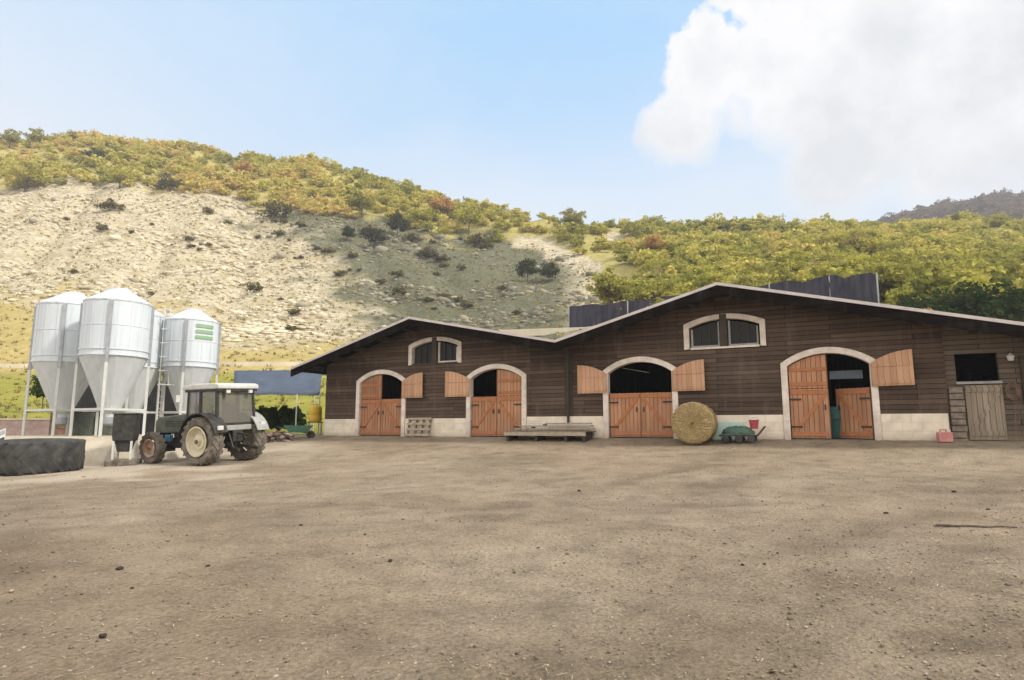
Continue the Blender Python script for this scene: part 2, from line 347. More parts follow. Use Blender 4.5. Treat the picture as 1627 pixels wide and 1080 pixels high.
def grid_mesh(name, X, Y, Z, mat, attrs):
    r, c = X.shape; me = bpy.data.meshes.new(name)
    co = np.stack([X,Y,Z],-1).reshape(-1,3); idx = np.arange(r*c).reshape(r,c)
    q = np.stack([idx[:-1,:-1],idx[:-1,1:],idx[1:,1:],idx[1:,:-1]],-1).reshape(-1,4)
    me.vertices.add(len(co)); me.vertices.foreach_set('co', co.ravel())
    me.loops.add(q.size); me.loops.foreach_set('vertex_index', q.ravel().astype(np.int32))
    me.polygons.add(len(q)); me.polygons.foreach_set('loop_start', (np.arange(len(q))*4).astype(np.int32))
    me.polygons.foreach_set('use_smooth', np.ones(len(q), bool)); me.update()
    for k, a in attrs.items():
        at_ = me.attributes.new(k, 'FLOAT', 'POINT'); at_.data.foreach_set('value', a.ravel().astype(np.float32))
    me.materials.append(mat); o = bpy.data.objects.new(name, me); COL.objects.link(o); return o
t = NT('hill_cover'); v = t.n('ShaderNodeNewGeometry').outputs['Position']
n1 = t.noise(v, .22, 8, .7); n2 = t.noise(v, 1.1, 6, .7); n3 = t.noise(v, .05, 5, .6); vo = t.voro(t.mapping(v,(1,1,1)), .8)
rockc = t.ramp(n2, [(.3,(.27,.22,.14)),(.46,(.48,.405,.275)),(.62,(.63,.555,.41)),(.8,(.75,.68,.545))])
rockc = t.mix(t.ramp(n1, [(.50,0),(.64,.8)]), rockc, t.ramp(n2, [(.3,(.27,.22,.10)),(.7,(.46,.39,.20))]))
nl = t.noise(t.mapping(v,(1,1,2.6)), .42, 9, .75, 1.2); rockc = t.mix(t.ramp(nl, [(.40,.75),(.47,0)]), rockc, (.20,.175,.125))
nl2 = t.noise(v, .11, 6, .6); rockc = t.mix(t.ramp(nl2, [(.5,0),(.66,.55)]), rockc, (.42,.35,.215))
greyshadec = t.ramp(n2, [(.3,(.075,.075,.045)),(.5,(.140,.137,.088)),(.7,(.235,.225,.155))])  # grey scrub rock, darkened further to carry a cloud's shade in the colour
greyshadec = t.mix(t.ramp(n1, [(.42,0),(.6,.8)]), greyshadec, (.115,.115,.058))
rockc = t.mix(t.attr('grey'), rockc, greyshadec)
grassc = t.mix(t.ramp(n1, [(.35,0),(.65,1)]), (.40,.31,.105), (.50,.40,.17)); grassc = t.mix(.6, grassc, t.ramp(n2, [(.3,.65),(.7,1.2)]), 'MULTIPLY')
gg = t.mix(t.ramp(n1, [(.35,0),(.65,1)]), (.23,.235,.04), (.35,.31,.07)); grassc = t.mix(t.attr('green'), grassc, gg)
woodc = t.ramp(n2, [(.3,(.30,.26,.08)),(.7,(.50,.42,.15))])
c = t.mix(t.attr('grass'), rockc, grassc); c = t.mix(t.attr('wood'), c, woodc)
t.bump(t.math('ADD', n2, t.math('MULTIPLY', vo, .5)), .9, .5); mh = t.fin(c, .95, 0, .1)
hill = grid_mesh('hillside', XX, YY, Tz, mh, dict(wood=woodm, grass=grassm, grey=greyshadem, green=greenm)); tag(hill, kind='structure')
# far ridge on the right
fy = np.linspace(300, 620, 60); fs = np.linspace(.3, 1.7, 160)
FX = fs[None,:]*fy[:,None]; FY = np.repeat(fy[:,None], 160, 1)
sky = np.interp(FX/FY, [.3,.56,.60,.64,.69,.73,.80,.95,1.3,1.7], [412,388,366,347,334,335,322,304,294,312])
FZ = np.array([[470*zy(sk) for sk in row] for row in sky])*np.clip(1-np.abs(FY-470)/330, 0, 1) + CAMZ + vnoise(FX/14,FY/14,2)*8 + vnoise(FX/5,FY/5,3)*4
t = NT('far_ridge_cover'); v = t.n('ShaderNodeNewGeometry').outputs['Position']; n = t.noise(v, .08, 6, .7)
tag(grid_mesh('far_ridge', FX, FY, FZ, t.fin(t.ramp(n, [(.35,(.06,.06,.05)),(.6,(.10,.09,.06)),(.75,(.17,.11,.075))]), .95), {}), kind='structure')

# yard: one sheet, fine near the camera
def axis(parts): return np.unique(np.concatenate([np.linspace(a, b, n) for a, b, n in parts]))
gx = axis([(-500,-60,12),(-60,-24,40),(-24,24,330),(24,60,40),(60,500,12)]); gy = axis([(-500,-30,12),(-30,0,20),(0,14,180),(14,38,110),(38,60,6)])
GX, GY = np.meshgrid(gx, gy); GZ = yard_z(GX, GY)
p_ = CDIST-(GX*NX[0]+GY*NX[1])
near = np.clip(1-np.hypot(GX, GY)/40, 0, 1)
GZ = GZ + near*(vnoise(GX/.35,GY/.35,3)*.022 + vnoise(GX/.16,GY/.16,4)*.014)
# tyre tracks pressed into the dirt
TRK = np.zeros_like(GX)
for (x0,y0,x1,y1,w,dp) in ((-.2,3.6,2.2,7.6,.16,.03),(1.3,3.4,4.2,8.4,.16,.012),(-6,6,-14,15,.3,.02),(-4.4,6,-12.4,15.6,.3,.02),(3,6,12,12,.25,.02),(2.6,7.4,11.4,13.2,.25,.02),(-3.5,4.2,-10,11,.2,.016),(.5,9.5,8.5,17.5,.25,.02),(-1.2,10.4,6.6,18.6,.25,.02),(2.2,4.5,4.3,5.0,.18,.02),(-8,12,6,11.2,.3,.016)):
    L = math.hypot(x1-x0,y1-y0); dx, dy = (x1-x0)/L,(y1-y0)/L
    a = (GX-x0)*dx+(GY-y0)*dy; b = np.abs(-(GX-x0)*dy+(GY-y0)*dx + vnoise(GX/2,GY/2,5)*.25)
    TRK += np.exp(-(b/(w*1.5))**2)*np.clip(np.minimum(a, L-a)/1., 0, 1)*np.clip(.55+1.6*vnoise(GX/.8,GY/.8,6),0,1)*min(1,dp/.02)
    GZ -= dp*np.exp(-(b/w)**2)*np.clip(np.minimum(a, L-a)/.5, 0, 1)*(1+vnoise(GX/.3,GY/.3,6))
TRK = np.clip(TRK,0,1)
GPX, GPY = to_px(GX, np.maximum(GY,.3), GZ)
sand = np.clip((500-GPX+vnoise(GX/1.5,GY/1.5,1)*300)/220, 0, 1)*np.clip((785-GPY+vnoise(GX/1.,GY/1.,2)*50 - np.clip(GPX,0,600)*.05)/25, 0, 1)*(GY > 5)
t = NT('yard_dirt'); v = t.n('ShaderNodeNewGeometry').outputs['Position']
nb = t.noise(v, .28, 5, .55, .6); nm = t.noise(v, 1.7, 6, .65); nf = t.noise(v, 22, 6, .75); ng = t.noise(t.mapping(v,(1,1,1)), 70, 3, .7); vp = t.voro(v, 26); 
c = t.ramp(nb, [(.3,(.23,.178,.120)),(.5,(.30,.236,.164)),(.7,(.35,.282,.202))])
c = t.mix(.8, c, t.ramp(nm, [(.28,.58),(.5,1.),(.72,1.28)]), 'MULTIPLY')
rd = t.ramp(t.noise(t.mapping(v,(1,1,1),(0,0,.6)), .16, 4, .5), [(.5,0),(.7,.35)]); c = t.mix(rd, c, (.32,.215,.135))
c = t.mix(.85, c, t.ramp(nf, [(.28,.42),(.48,.98),(.72,1.5)]), 'MULTIPLY')
c = t.mix(t.ramp(ng, [(.66,0),(.74,.7)]), c, (.52,.46,.38)); c = t.mix(t.ramp(ng, [(.27,.6),(.34,0)]), c, (.11,.08,.055))
c = t.mix(t.math('MULTIPLY', t.attr('track'), .62), c, (.155,.115,.078))
c = t.mix(t.math('MULTIPLY', t.attr('sand'), .85), c, t.mix(t.ramp(nf,[(.3,0),(.7,1)]), (.42,.345,.25), (.58,.50,.39)))
t.bump(t.math('ADD', t.math('ADD', nf, t.math('MULTIPLY', nm, 1.5)), t.math('MULTIPLY', vp, .5)), .95, .05)
ground = grid_mesh('ground', GX, GY, GZ, t.fin(c, .95, 0, .15), dict(sand=sand, track=TRK)); tag(ground, kind='structure')
_gi = lambda X, Y: float(yard_z(X, Y))

# stones strewn over the yard and rocks on the hillside: uncountable, one object each
def blob_proto(sub, seed, sq=(1,1,.6)):
    bm = bmesh.new(); bmesh.ops.create_icosphere(bm, subdivisions=sub, radius=1); r = random.Random(seed)
    for v_ in bm.verts:
        v_.co *= r.uniform(.7, 1.2); v_.co.x *= sq[0]; v_.co.y *= sq[1]; v_.co.z *= sq[2]
    vs = np.array([v_.co[:] for v_ in bm.verts]); fs = np.array([[q.index for q in f.verts] for f in bm.faces]); bm.free(); return vs, fs
def join_np(name, pieces, mat, attrs=None, smooth=False):
    V = []; Fs = []; o = 0; A = []
    for vs, fs, a in pieces:
        V.append(vs); Fs.append(fs+o); o += len(vs); A.append(a)
    V = np.concatenate(V); Fs = np.concatenate(Fs); k = Fs.shape[1]; me = bpy.data.meshes.new(name)
    me.vertices.add(len(V)); me.vertices.foreach_set('co', V.astype(np.float32).ravel())
    me.loops.add(Fs.size); me.loops.foreach_set('vertex_index', Fs.ravel().astype(np.int32))
    me.polygons.add(len(Fs)); me.polygons.foreach_set('loop_start', (np.arange(len(Fs))*k).astype(np.int32)); me.update()
    at_ = me.attributes.new('tint', 'FLOAT', 'POINT'); at_.data.foreach_set('value', np.concatenate(A).astype(np.float32))
    me.materials.append(mat); me.validate(); return me
def mesh_obj(name, me, parent=None):
    o = bpy.data.objects.new(name, me); COL.objects.link(o)
    if parent: o.parent = parent
    return o
def rotz(vs, a):
    c, s = math.cos(a), math.sin(a); return np.stack([vs[:,0]*c-vs[:,1]*s, vs[:,0]*s+vs[:,1]*c, vs[:,2]], 1)
def mat_stone(name, stops, sc):
    t = NT(name); a = t.attr('tint'); v = t.n('ShaderNodeNewGeometry').outputs['Position']
    c = t.ramp(a, stops); c = t.mix(.6, c, t.ramp(t.noise(v, sc, 5, .7), [(.3,.6),(.7,1.25)]), 'MULTIPLY'); return t.fin(c, .95, 0, .15)
protos = [blob_proto(1, s) for s in range(6)]
pcs = []
for k in range(17000):
    d = 3.2*math.exp(random.random()**1.05*math.log(24/3.2)); s = random.uniform(-.95,.95); Y = d; X = s*Y
    if CDIST-(X*NX[0]+Y*NX[1]) < 1.0: continue
    r = random.choice([.0035,.0045,.005,.006,.007,.009,.012]) * random.uniform(.7,1.4) * (1+d*.03)
    if random.random() < .006: r *= 2.
    vs, fs = protos[k % 6]; vs = rotz(vs*np.array([r,r*random.uniform(.7,1),r]), random.random()*6.3)+np.array([X,Y,_gi(X,Y)+r*.1])
    pcs.append((vs, fs, np.full(len(vs), random.random())))
st = mesh_obj('gravel', join_np('gravel', pcs, mat_stone('gravel_stone', [(0,(.10,.08,.06)),(.4,(.22,.175,.13)),(1,(.38,.32,.25))], 30))); tag(st, kind='stuff')
pcs = []
for k in range(2600):
    d = 3.3*math.exp(random.random()*math.log(22/3.3)); s_ = random.uniform(-.95,.95); Y = d; X = s_*Y
    if CDIST-(X*NX[0]+Y*NX[1]) < .4 or (float(vnoise(X/1.7,Y/1.7,4)) < .02 and random.random() < .9): continue
    a = random.random()*6.3; L = random.uniform(.012,.035)*(1+.04*d); w_ = .0013+.0003*d; zz = _gi(X,Y)+.012
    dx, dy = math.cos(a)*L, math.sin(a)*L; V = np.array([(X-dx-dy*w_/L,Y-dy+dx*w_/L,zz),(X-dx+dy*w_/L,Y-dy-dx*w_/L,zz),(X+dx+dy*w_/L,Y+dy-dx*w_/L,_gi(X+dx,Y+dy)+.014),(X+dx-dy*w_/L,Y+dy+dx*w_/L,_gi(X+dx,Y+dy)+.014)])
    pcs.append((V, np.array([[0,1,2,3]]), np.full(4, random.random())))
tag(mesh_obj('straw', join_np('straw', pcs, mat_stone('straw_wisp', [(0,(.30,.22,.11)),(1,(.55,.45,.27))], 5))), kind='stuff')
pcs = []; n_ = 0
while n_ < 5200:
    Y = random.uniform(82, 200); s = random.uniform(-1.2, .16); X = s*Y; z = float(hill_z(X, Y)); px, py = to_px(X, Y, z)
    if py < np.interp(px, veg_x, veg_y)-6 or py > np.interp(px, bot_x, bot_y)+14+random.random()*35: continue
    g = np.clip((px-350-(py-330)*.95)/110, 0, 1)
    cl = float(vnoise(X/13,Y/9,1))+.5*float(vnoise(X/4,Y/4,3))
    if cl < -.05 and random.random() < .75: continue
    n_ += 1; r = random.choice([.18,.25,.3,.4,.55])*random.uniform(.7,1.5)*(1.+max(0,cl)*1.6)
    if random.random() < .04: r *= 2
    vs, fs = protos[n_ % 6]; vs = rotz(vs*np.array([r,r*random.uniform(.6,1),r*random.uniform(.6,1.2)]), random.random()*6.3)+np.array([X,Y,z+r*.1])
    pcs.append((vs, fs, np.full(len(vs), np.clip(random.gauss(.74-.56*g,.16),0,1))))  # rocks on the mid slope tinted darker to match the painted cloud shade
for k in range(150):
    px = random.gauss(395,38); X, Y, z = find(px, 524+random.gauss(0,7)-(px-395)*.05, 60, 150); r = random.uniform(.3,1.1); vs, fs = protos[k % 6]
    pcs.append((rotz(vs*np.array([r*1.5,r,r*.5]), random.random()*.6)+np.array([X,Y,z]), fs, np.full(len(vs), np.clip(random.gauss(.95,.08),0,1))))
tag(mesh_obj('loose_rocks', join_np('loose_rocks', pcs, mat_stone('limestone', [(0,(.17,.16,.125)),(.4,(.35,.31,.225)),(1,(.76,.67,.50))], 1.5))), kind='stuff')

# ------------------------------------------------------------------ foliage
def crown_np(seed, rx, rz, clumps, per, q, low=.35, hollow=.35):
    g = np.random.default_rng(seed); V = []; T = []
    for k in range(clumps):
        d = g.normal(size=3); d /= np.linalg.norm(d); rr = hollow + (1-hollow)*g.random()**.6
        d[2] = d[2] if d[2] > -low else -low*g.random()
        cpos = d*rr*np.array([rx,rx,rz])*g.uniform(.8,1.12); cr = rx*g.uniform(.22,.40); tb = np.clip(g.normal(.5,.2),0,1)
        n = per
        p = g.normal(size=(n,3)); p /= np.linalg.norm(p,axis=1)[:,None]; p = p*(g.random((n,1))**.45)*cr; p[:,2] *= .75; p += cpos
        a = g.normal(size=(n,3)); a /= np.linalg.norm(a,axis=1)[:,None]; b = np.cross(a, g.normal(size=(n,3))); b /= np.linalg.norm(b,axis=1)[:,None]
        sz = q*g.uniform(.6,1.3,(n,1)); a = a*sz; b = b*sz*.7
        V.append(np.stack([p-a-b*.3, p-b, p+a+b*.2, p+b],1).reshape(-1,3)); T.append(np.repeat(np.clip(tb+g.normal(0,.16,n),0,1),4))
    V = np.concatenate(V); T = np.concatenate(T); return V, np.arange(len(V)).reshape(-1,4), T
def crown_mesh(name, mat, *a, lift=0., **k):
    V, Fq, T = crown_np(*a, **k); V = V+np.array([0,0,lift]); return join_np(name, [(V,Fq,T)], mat)
def trunk_mb(h, r, seed, top):
    g = random.Random(seed); m = MB(); pts = [Vector((0,0,-.4))]
    for k in range(1,5): pts.append(Vector((g.uniform(-.1,.1)*h*.3, g.uniform(-.1,.1)*h*.3, h*k/4)))
    for k in range(4): m.tube(pts[k], pts[k+1], r*(1-.18*k), r*(1-.18*(k+1)), 7, False)
    for k in range(7):
        s = pts[2].lerp(pts[4], g.random()); a = g.random()*6.3; L = top*g.uniform(.45,.8)
        m.tube(s, s+Vector((math.cos(a)*L*.8, math.sin(a)*L*.8, L*g.uniform(.4,.9))), r*.4, r*.12, 5, False)
    return m
# a unit tree is 1 m tall; trees are scaled copies of these
UNIT = {}
def unit(kind, mat, seed, rx=.42, rz=.40, clumps=46, per=34, q=.036, lift=.58):
    UNIT.setdefault(kind, []).append((crown_mesh('crown', mat, seed, rx, rz, clumps, per, q, lift=lift), seed, lift))
for s_ in range(3):
    unit('yellow', M['leaf_yellow'], s_+1); unit('olive', M['leaf_olive'], s_+11); unit('orange', M['leaf_orange'], s_+21); unit('tan', M['leaf_tan'], s_+71)
    unit('dark', M['leaf_dark'], s_+31, .46, .44, 52, 36, .036, .55); unit('shrub', M['leaf_brown'], s_+41, .62, .42, 30, 30, .055, .40); unit('evergreen', M['leaf_hedge'], s_+51, .44, .46, 60, 44, .03, .55)
TRUNKS = {}
def trunk_me(seed):
    if seed not in TRUNKS:
        o = trunk_mb(.45, .028, seed, .4).build('trunk', M['bark']); TRUNKS[seed] = o.data; bpy.data.objects.remove(o)
    return TRUNKS[seed]
def plant_tree(kind, X, Y, z, h, label, cat='tree', group=None, wide=1., name='tree'):
    me, seed, lift = random.choice(UNIT[kind])
    r = empty(name, (X,Y,z-.05*h), random.random()*6.3, label=label, cat=cat, group=group); r.scale = (h*wide,h*wide,h)
    mesh_obj('trunk', trunk_me(seed), r); mesh_obj('crown', me, r); return r
def tree_px(kind, px, py, hpx, label, cat='tree', wide=1., name='tree', group=None, y0=40, y1=300):
    X, Y, z = find(px, py, y0, y1); return plant_tree(kind, X, Y, z, hpx*Y/F*1.08, label, cat, group, wide, name)
tree_px('olive', 910, 366, 38, 'lone round olive-green tree standing up on the skyline above the barn valley', wide=1.15)
tree_px('shrub', 440, 350, 38, 'large dark brownish bush at the woodland edge high above the small gable', 'bush', 1., 'bush')
tree_px('dark', 552, 384, 26, 'small blackish evergreen bush left of the rounder dark green bush on the grey slope', 'bush', 1., 'bush')
tree_px('dark', 597, 393, 32, 'round dark green bush on the grey rocky slope', 'bush', 1.15, 'bush')
tree_px('dark', 631, 378, 42, 'tall dark grey-green tree right of the round dark bush on the grey slope', 'tree', .85)
tree_px('dark', 838, 449, 40, 'taller left one of two touching dark bushes beside the pale rock chute', 'bush', .95, 'bush')
tree_px('dark', 872, 449, 33, 'lower right one of two touching dark bushes beside the pale rock chute', 'bush', 1.05, 'bush')
tree_px('olive', 968, 492, 66, 'big round green tree directly behind the valley between the two barn gables', wide=1.15)
tree_px('orange', 700, 352, 48, 'bright orange autumn tree on the ridge slope above the barn', wide=1.05)
tree_px('yellow', 745, 372, 50, 'bright yellow-green tree just right of the orange autumn tree', wide=.95)
tree_px('yellow', 672, 362, 36, 'yellow tree just left of the orange autumn tree')
tree_px('orange', 1040, 412, 44, 'orange-yellow tree at the left edge of the right hillside woodland')
tree_px('orange', 385, 283, 30, 'reddish-orange bush in the scrub high on the left hill', 'bush', 1.1, 'bush')
tree_px('dark', 148, 262, 28, 'dark bush standing out in the scrub at top of the left hill', 'bush', 1.2, 'bush')
tree_px('olive', 15, 236, 34, 'olive tree on the skyline at the far left corner of the hill', wide=1.1)
tree_px('olive', 62, 235, 32, 'second olive tree from the left on the skyline of the left hill', wide=1.25)
tree_px('shrub', 404, 465, 20, 'brown shrub alone on the pale scree above the right silo', 'shrub', 1., 'shrub')
tree_px('shrub', 270, 303, 30, 'orange-brown bush at the top edge of the pale scree', 'bush', 1.3, 'bush')
tree_px('olive', 575, 345, 44, 'broad olive bush at the woodland edge above the grey slope', 'bush', 1.35, 'bush')
tree_px('yellow', 40, 305, 48, 'broad yellow-green tree at the left end of the scree top', wide=1.5)
tree_px('yellow', 190, 300, 40, 'yellow-green bush above the middle of the scree top', 'bush', 1.1, 'bush')
SH = [(117,435,9),(162,368,14),(175,335,18),(208,372,8),(300,384,9),(331,392,8),(410,380,10),(443,377,14),(478,362,12),(540,440,12),(520,403,9),(478,412,8),(605,452,11),(632,440,13),(640,470,11),(678,412,22),(733,430,16),(742,490,13),(728,480,9),(800,462,9),(760,392,24),(704,425,9),(560,410,10),(820,500,10),(466,502,12),(240,470,8),(680,480,9),(585,372,14),(655,385,16),(330,340,12)]
_g = random.Random(21)
for k in range(34):
    q = _g.choice(SH); SH.append((q[0]+_g.gauss(0,26)+10, q[1]+_g.gauss(0,12), _g.choice((4,5,6,7,9,11))))
for px, py, h in SH:
    tree_px('shrub', px, py, h*random.uniform(.9,1.35), 'small dark shrub dotted on the open rocky slope', 'shrub', random.uniform(.9,1.6), 'shrub', 'small dark shrubs on the rocky slope')
# evergreens close behind the right end of the roof
for px, Y, ytop, wd, lab in ((1500,49,462,1.25,'dark evergreen behind the roof edge with an orange bush before it'),(1548,48,448,1.2,'tall dark evergreen second from the right behind the barn roof'),(1603,47,452,1.2,'dark evergreen above the far right end of the barn roof'),(1448,52,466,1.2,'lowest dark evergreen just right of the black netting fence'),(1665,47,445,1.2,'dark evergreen cut off by the right edge above the roof end')):
    X = (px-CX)/F*Y*1.02; z = float(hill_z(X, Y)); h = at(px, ytop, Y)[2]-z
    plant_tree('evergreen', X, Y, z, h, lab, wide=wd*min(1, 6.5/h)+.15)
X = (1490-CX)/F*44; z = float(hill_z(X,44)); plant_tree('orange', X, 44, z, at(1490,482,44)[2]-z, 'low orange bush against the dark evergreens behind the roof', 'bush', None, .8, 'bush')
X, Y, z = find(66, 655, 36, 120); plant_tree('evergreen', X, Y, z, 3.2, 'dark green bush left behind the leftmost silo', 'bush', None, .6, 'bush')
# woodland: the nearest trees singly, the mass beyond as stuff
far_protos = {}
for kind, mt_, seeds in (('a', 0, (61,62,63,64,65,66)),):
    far_protos[kind] = [crown_np(s, .46, .42, 26, 18, .062) for s in seeds]
wood = []; singles = []
def ok_wood(px, py): return py < np.interp(px, veg_x, veg_y)+4 and float(bare(px, py-2)) > 1.1
tries = 0
while tries < 9500:
    tries += 1
    Y = random.uniform(54, 275); s = random.uniform(-1.15, 1.3); X = s*Y; z = float(hill_z(X, Y)); px, py = to_px(X, Y, z)
    if not ok_wood(px, py) or px < -150 or px > 1850: continue
    if s < .1 and Y < 150 or Y < 66 and px < 1385: continue
    dens = .55+.9*float(vnoise(X/17,Y/17,5))
    if px > 1340 and px < 1500 and py < 400 and py > 350: dens *= .5
    if random.random() > dens+.3: continue
    if px < 1010 and px > 700 and py > 372 and random.random() < .7: continue
    if px < 900: h = random.uniform(2.2, 5.6)
    else: h = random.uniform(3.0, 5.6)*(1 if Y > 90 else .8)
    if 860 < px < 970 and py < 372: h *= .75
    vs, fs, tn = far_protos['a'][tries % 6]
    hue = np.clip(.5+.8*float(vnoise(X/26,Y/26,2))+random.gauss(0,.22),0,1)
    if px > 900 and Y < 122 and -100 < px < 1680 and len(singles) < 190: singles.append((X,Y,z,h,hue)); continue
    w = random.uniform(.95,1.5)
    if px < 900: hue = np.clip(hue+.16,0,1)
    wood.append((rotz(vs*np.array([h*w,h*w,h*random.uniform(.8,1.15)]), random.random()*6.3)+np.array([X,Y,z+h*.34]), fs, np.clip(tn*.30+hue*.75-.05,0,1)))
tag(mesh_obj('woodland', join_np('woodland', wood, M['leaf_mix'])), kind='stuff')
for X, Y, z, h, hue in singles:
    k = 'tan' if hue > .78 else 'yellow' if hue > .45 else 'olive'
    lab = {'tan':'small tan-brown autumn tree among the woodland on the right hillside','yellow':'small yellow-green tree among the woodland on the right hillside','olive':'small olive tree among the woodland on the right hillside','orange':'small orange tree among the woodland on the right hillside'}[k]
    plant_tree(k, X, Y, z, h, lab, 'tree', k+' trees of the right hillside', random.uniform(.95,1.25))
farw = []
for k in range(1500):
    i = random.randrange(10,42); j = random.randrange(24,96); X, Y, z = FX[i,j], FY[i,j], FZ[i,j]; h = random.uniform(7,12); vs, fs, tn = far_protos['a'][k % 6]
    farw.append((vs*np.array([h,h,h])+np.array([X+random.uniform(-3,3),Y+random.uniform(-3,3),z+h*.3]), fs, tn))
tag(mesh_obj('far_woodland', join_np('far_woodland', farw, M['leaf_far'])), kind='stuff')
# tufts of dry grass on the slope and field
tp = []
for k in range(8000):
    Y = random.uniform(42, 185); s = random.uniform(-1.15, .25); X = s*Y; z = float(hill_z(X,Y)); px, py = to_px(X,Y,z)
    if py < np.interp(px, veg_x, veg_y) : continue
    n = 7; a = RNG.random(n)*6.3; r = random.uniform(.18,.42)*(.45+Y/190); b = np.stack([np.cos(a),np.sin(a),np.zeros(n)],1)*r*RNG.random((n,1))
    tpz = b + np.stack([np.cos(a)*r*.5, np.sin(a)*r*.5, np.full(n, r*random.uniform(.5,1.))],1); sd = np.stack([-np.sin(a),np.cos(a),np.zeros(n)],1)*r*.3
    V = np.stack([b-sd,b+sd,tpz+sd*.2,tpz-sd*.2],1).reshape(-1,3)+np.array([X,Y,z])
    tp.append((V, np.arange(4*n).reshape(-1,4), np.full(4*n, np.clip(random.gauss(.5 if py < 588 else .3,.2),0,1))))
tag(mesh_obj('dry_grass', join_np('dry_grass', tp, mat_leaf('dry_grass_blades', (.17,.165,.045), (.36,.29,.11), (.50,.41,.19)))), kind='stuff')

# ------------------------------------------------------------------ barn
barn = empty('barn', barn_pt(0,0,0), math.atan2(UX[1],UX[0]), label='long dark brown timber barn with two gables, arched stone-framed doorways and orange doors', cat='barn')
ROOF = [(-1.15,3.14),(5.6,5.05),(12.35,3.62),(18.3,5.22),(26.2,3.28),(29.5,2.55)]
OH = -1.15; BACK = 13.
def roof_z(u): return float(np.interp(u, [a for a,_ in ROOF], [b for _,b in ROOF]))
DC = [3.31, 9.23, 15.23, 21.45]
def arch(cx, half, cz, Rr, z0, n=14):           # jambs from z0, segmental head about (cx,cz)
    a0 = math.asin(half/Rr); pts = [(cx-half, z0)]
    for k in range(n+1):
        a = -a0+2*a0*k/n; pts.append((cx+Rr*math.sin(a), cz+Rr*math.cos(a)))
    pts.append((cx+half, z0)); return pts
def wall_with_holes(outer, holes, y0, y1, name, mat):
    bm = bmesh.new()
    for loop in [outer]+holes:
        vs = [bm.verts.new((x,y0,z)) for x,z in loop]
        for k in range(len(vs)): bm.edges.new((vs[k], vs[(k+1)%len(vs)]))
    bmesh.ops.triangle_fill(bm, use_beauty=True, use_dissolve=False, edges=bm.edges[:])
    r = bmesh.ops.extrude_face_region(bm, geom=bm.faces[:])
    bmesh.ops.translate(bm, vec=(0,y1-y0,0), verts=[e for e in r['geom'] if isinstance(e, bmesh.types.BMVert)])
    bmesh.ops.recalc_face_normals(bm, faces=bm.faces)
    me = bpy.data.meshes.new(name); bm.to_mesh(me); bm.free(); me.materials.append(mat)
    o = bpy.data.objects.new(name, me); COL.objects.link(o); o.parent = barn; return o
ZF = -.12                                       # walls reach a little into the ground
UE = 24.63
outer = [(0,ZF)]
for c_ in DC:
    a = arch(c_, 1.30, .73, 2.16, ZF); outer += a
outer += [(UE,ZF),(UE,roof_z(UE)-.14)]
for u, z in reversed(ROOF[1:4]): outer.append((u, z-.14))
outer.append((0, roof_z(0)-.14))
WIN = [(6.19, 3.10, 4.30), (18.28, 3.13, 4.34)]
def warch(cx, z0, zt, half, n=10):
    sag = .30*half/1.35; Rr = (half*half+sag*sag)/(2*sag); return arch(cx, half, zt-Rr, Rr, z0, n)
holes = [warch(c_, z0+.02, zt-.12, 1.22) for c_, z0, zt in WIN]
wall_with_holes(outer, holes, 0, .22, 'front_wall', M['wall'])
# weathered end bay at the right with its window opening
wall_with_holes([(UE+.003,ZF),(29.3,ZF),(29.3,roof_z(29.3)-.14),(26.2,roof_z(26.2)-.14),(UE+.003,roof_z(UE)-.14)], [[(24.9,1.74),(25.95,1.74),(25.95,2.58),(24.9,2.58)]], .06, .26, 'end_bay_wall', M['wall_old'])
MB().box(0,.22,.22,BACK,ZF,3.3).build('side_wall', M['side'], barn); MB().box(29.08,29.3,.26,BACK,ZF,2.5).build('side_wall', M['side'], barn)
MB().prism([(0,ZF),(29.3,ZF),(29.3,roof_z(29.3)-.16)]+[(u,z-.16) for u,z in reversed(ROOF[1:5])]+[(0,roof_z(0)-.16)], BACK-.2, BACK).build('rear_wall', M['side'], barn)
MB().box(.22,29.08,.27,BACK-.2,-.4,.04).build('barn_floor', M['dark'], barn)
# roof: sheet, pale metal edge, dark barge board, soffit boards
def offs(d): return [(u, z+d) for u, z in ROOF]
for seg in (ROOF[:3], ROOF[2:]):
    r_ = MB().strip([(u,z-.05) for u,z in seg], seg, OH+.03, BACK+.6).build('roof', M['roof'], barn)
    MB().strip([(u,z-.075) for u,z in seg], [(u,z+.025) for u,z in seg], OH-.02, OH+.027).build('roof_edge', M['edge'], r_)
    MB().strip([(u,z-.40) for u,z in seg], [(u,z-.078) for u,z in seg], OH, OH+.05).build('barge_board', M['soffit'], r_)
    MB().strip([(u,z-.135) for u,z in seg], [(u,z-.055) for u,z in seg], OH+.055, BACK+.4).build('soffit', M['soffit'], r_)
    for u in np.arange(seg[0][0]+.9, seg[-1][0]-.2, 1.35): MB().box(u-.06,u+.06,OH+.06,-.002,roof_z(u)-.34,roof_z(u)-.16).build('purlin', M['post'], r_)
MB().tube((12.44,-.12,.55),(12.44,-.12,3.2),.05).build('downpipe', M['post'], barn)
MB().box(12.28,12.6,-.04,-.002,.5,3.3).build('wall_post', M['post'], barn)
# plinth stretches between the door frames
for a, b in ((0,1.913),(4.707,7.833),(10.627,13.833),(16.627,20.053),(22.847,24.6)):
    MB().box(a,b,-.05,-.003,ZF,.76 if b < 12 else .8).build('plinth', M['plinth'], barn, bevel=.012)
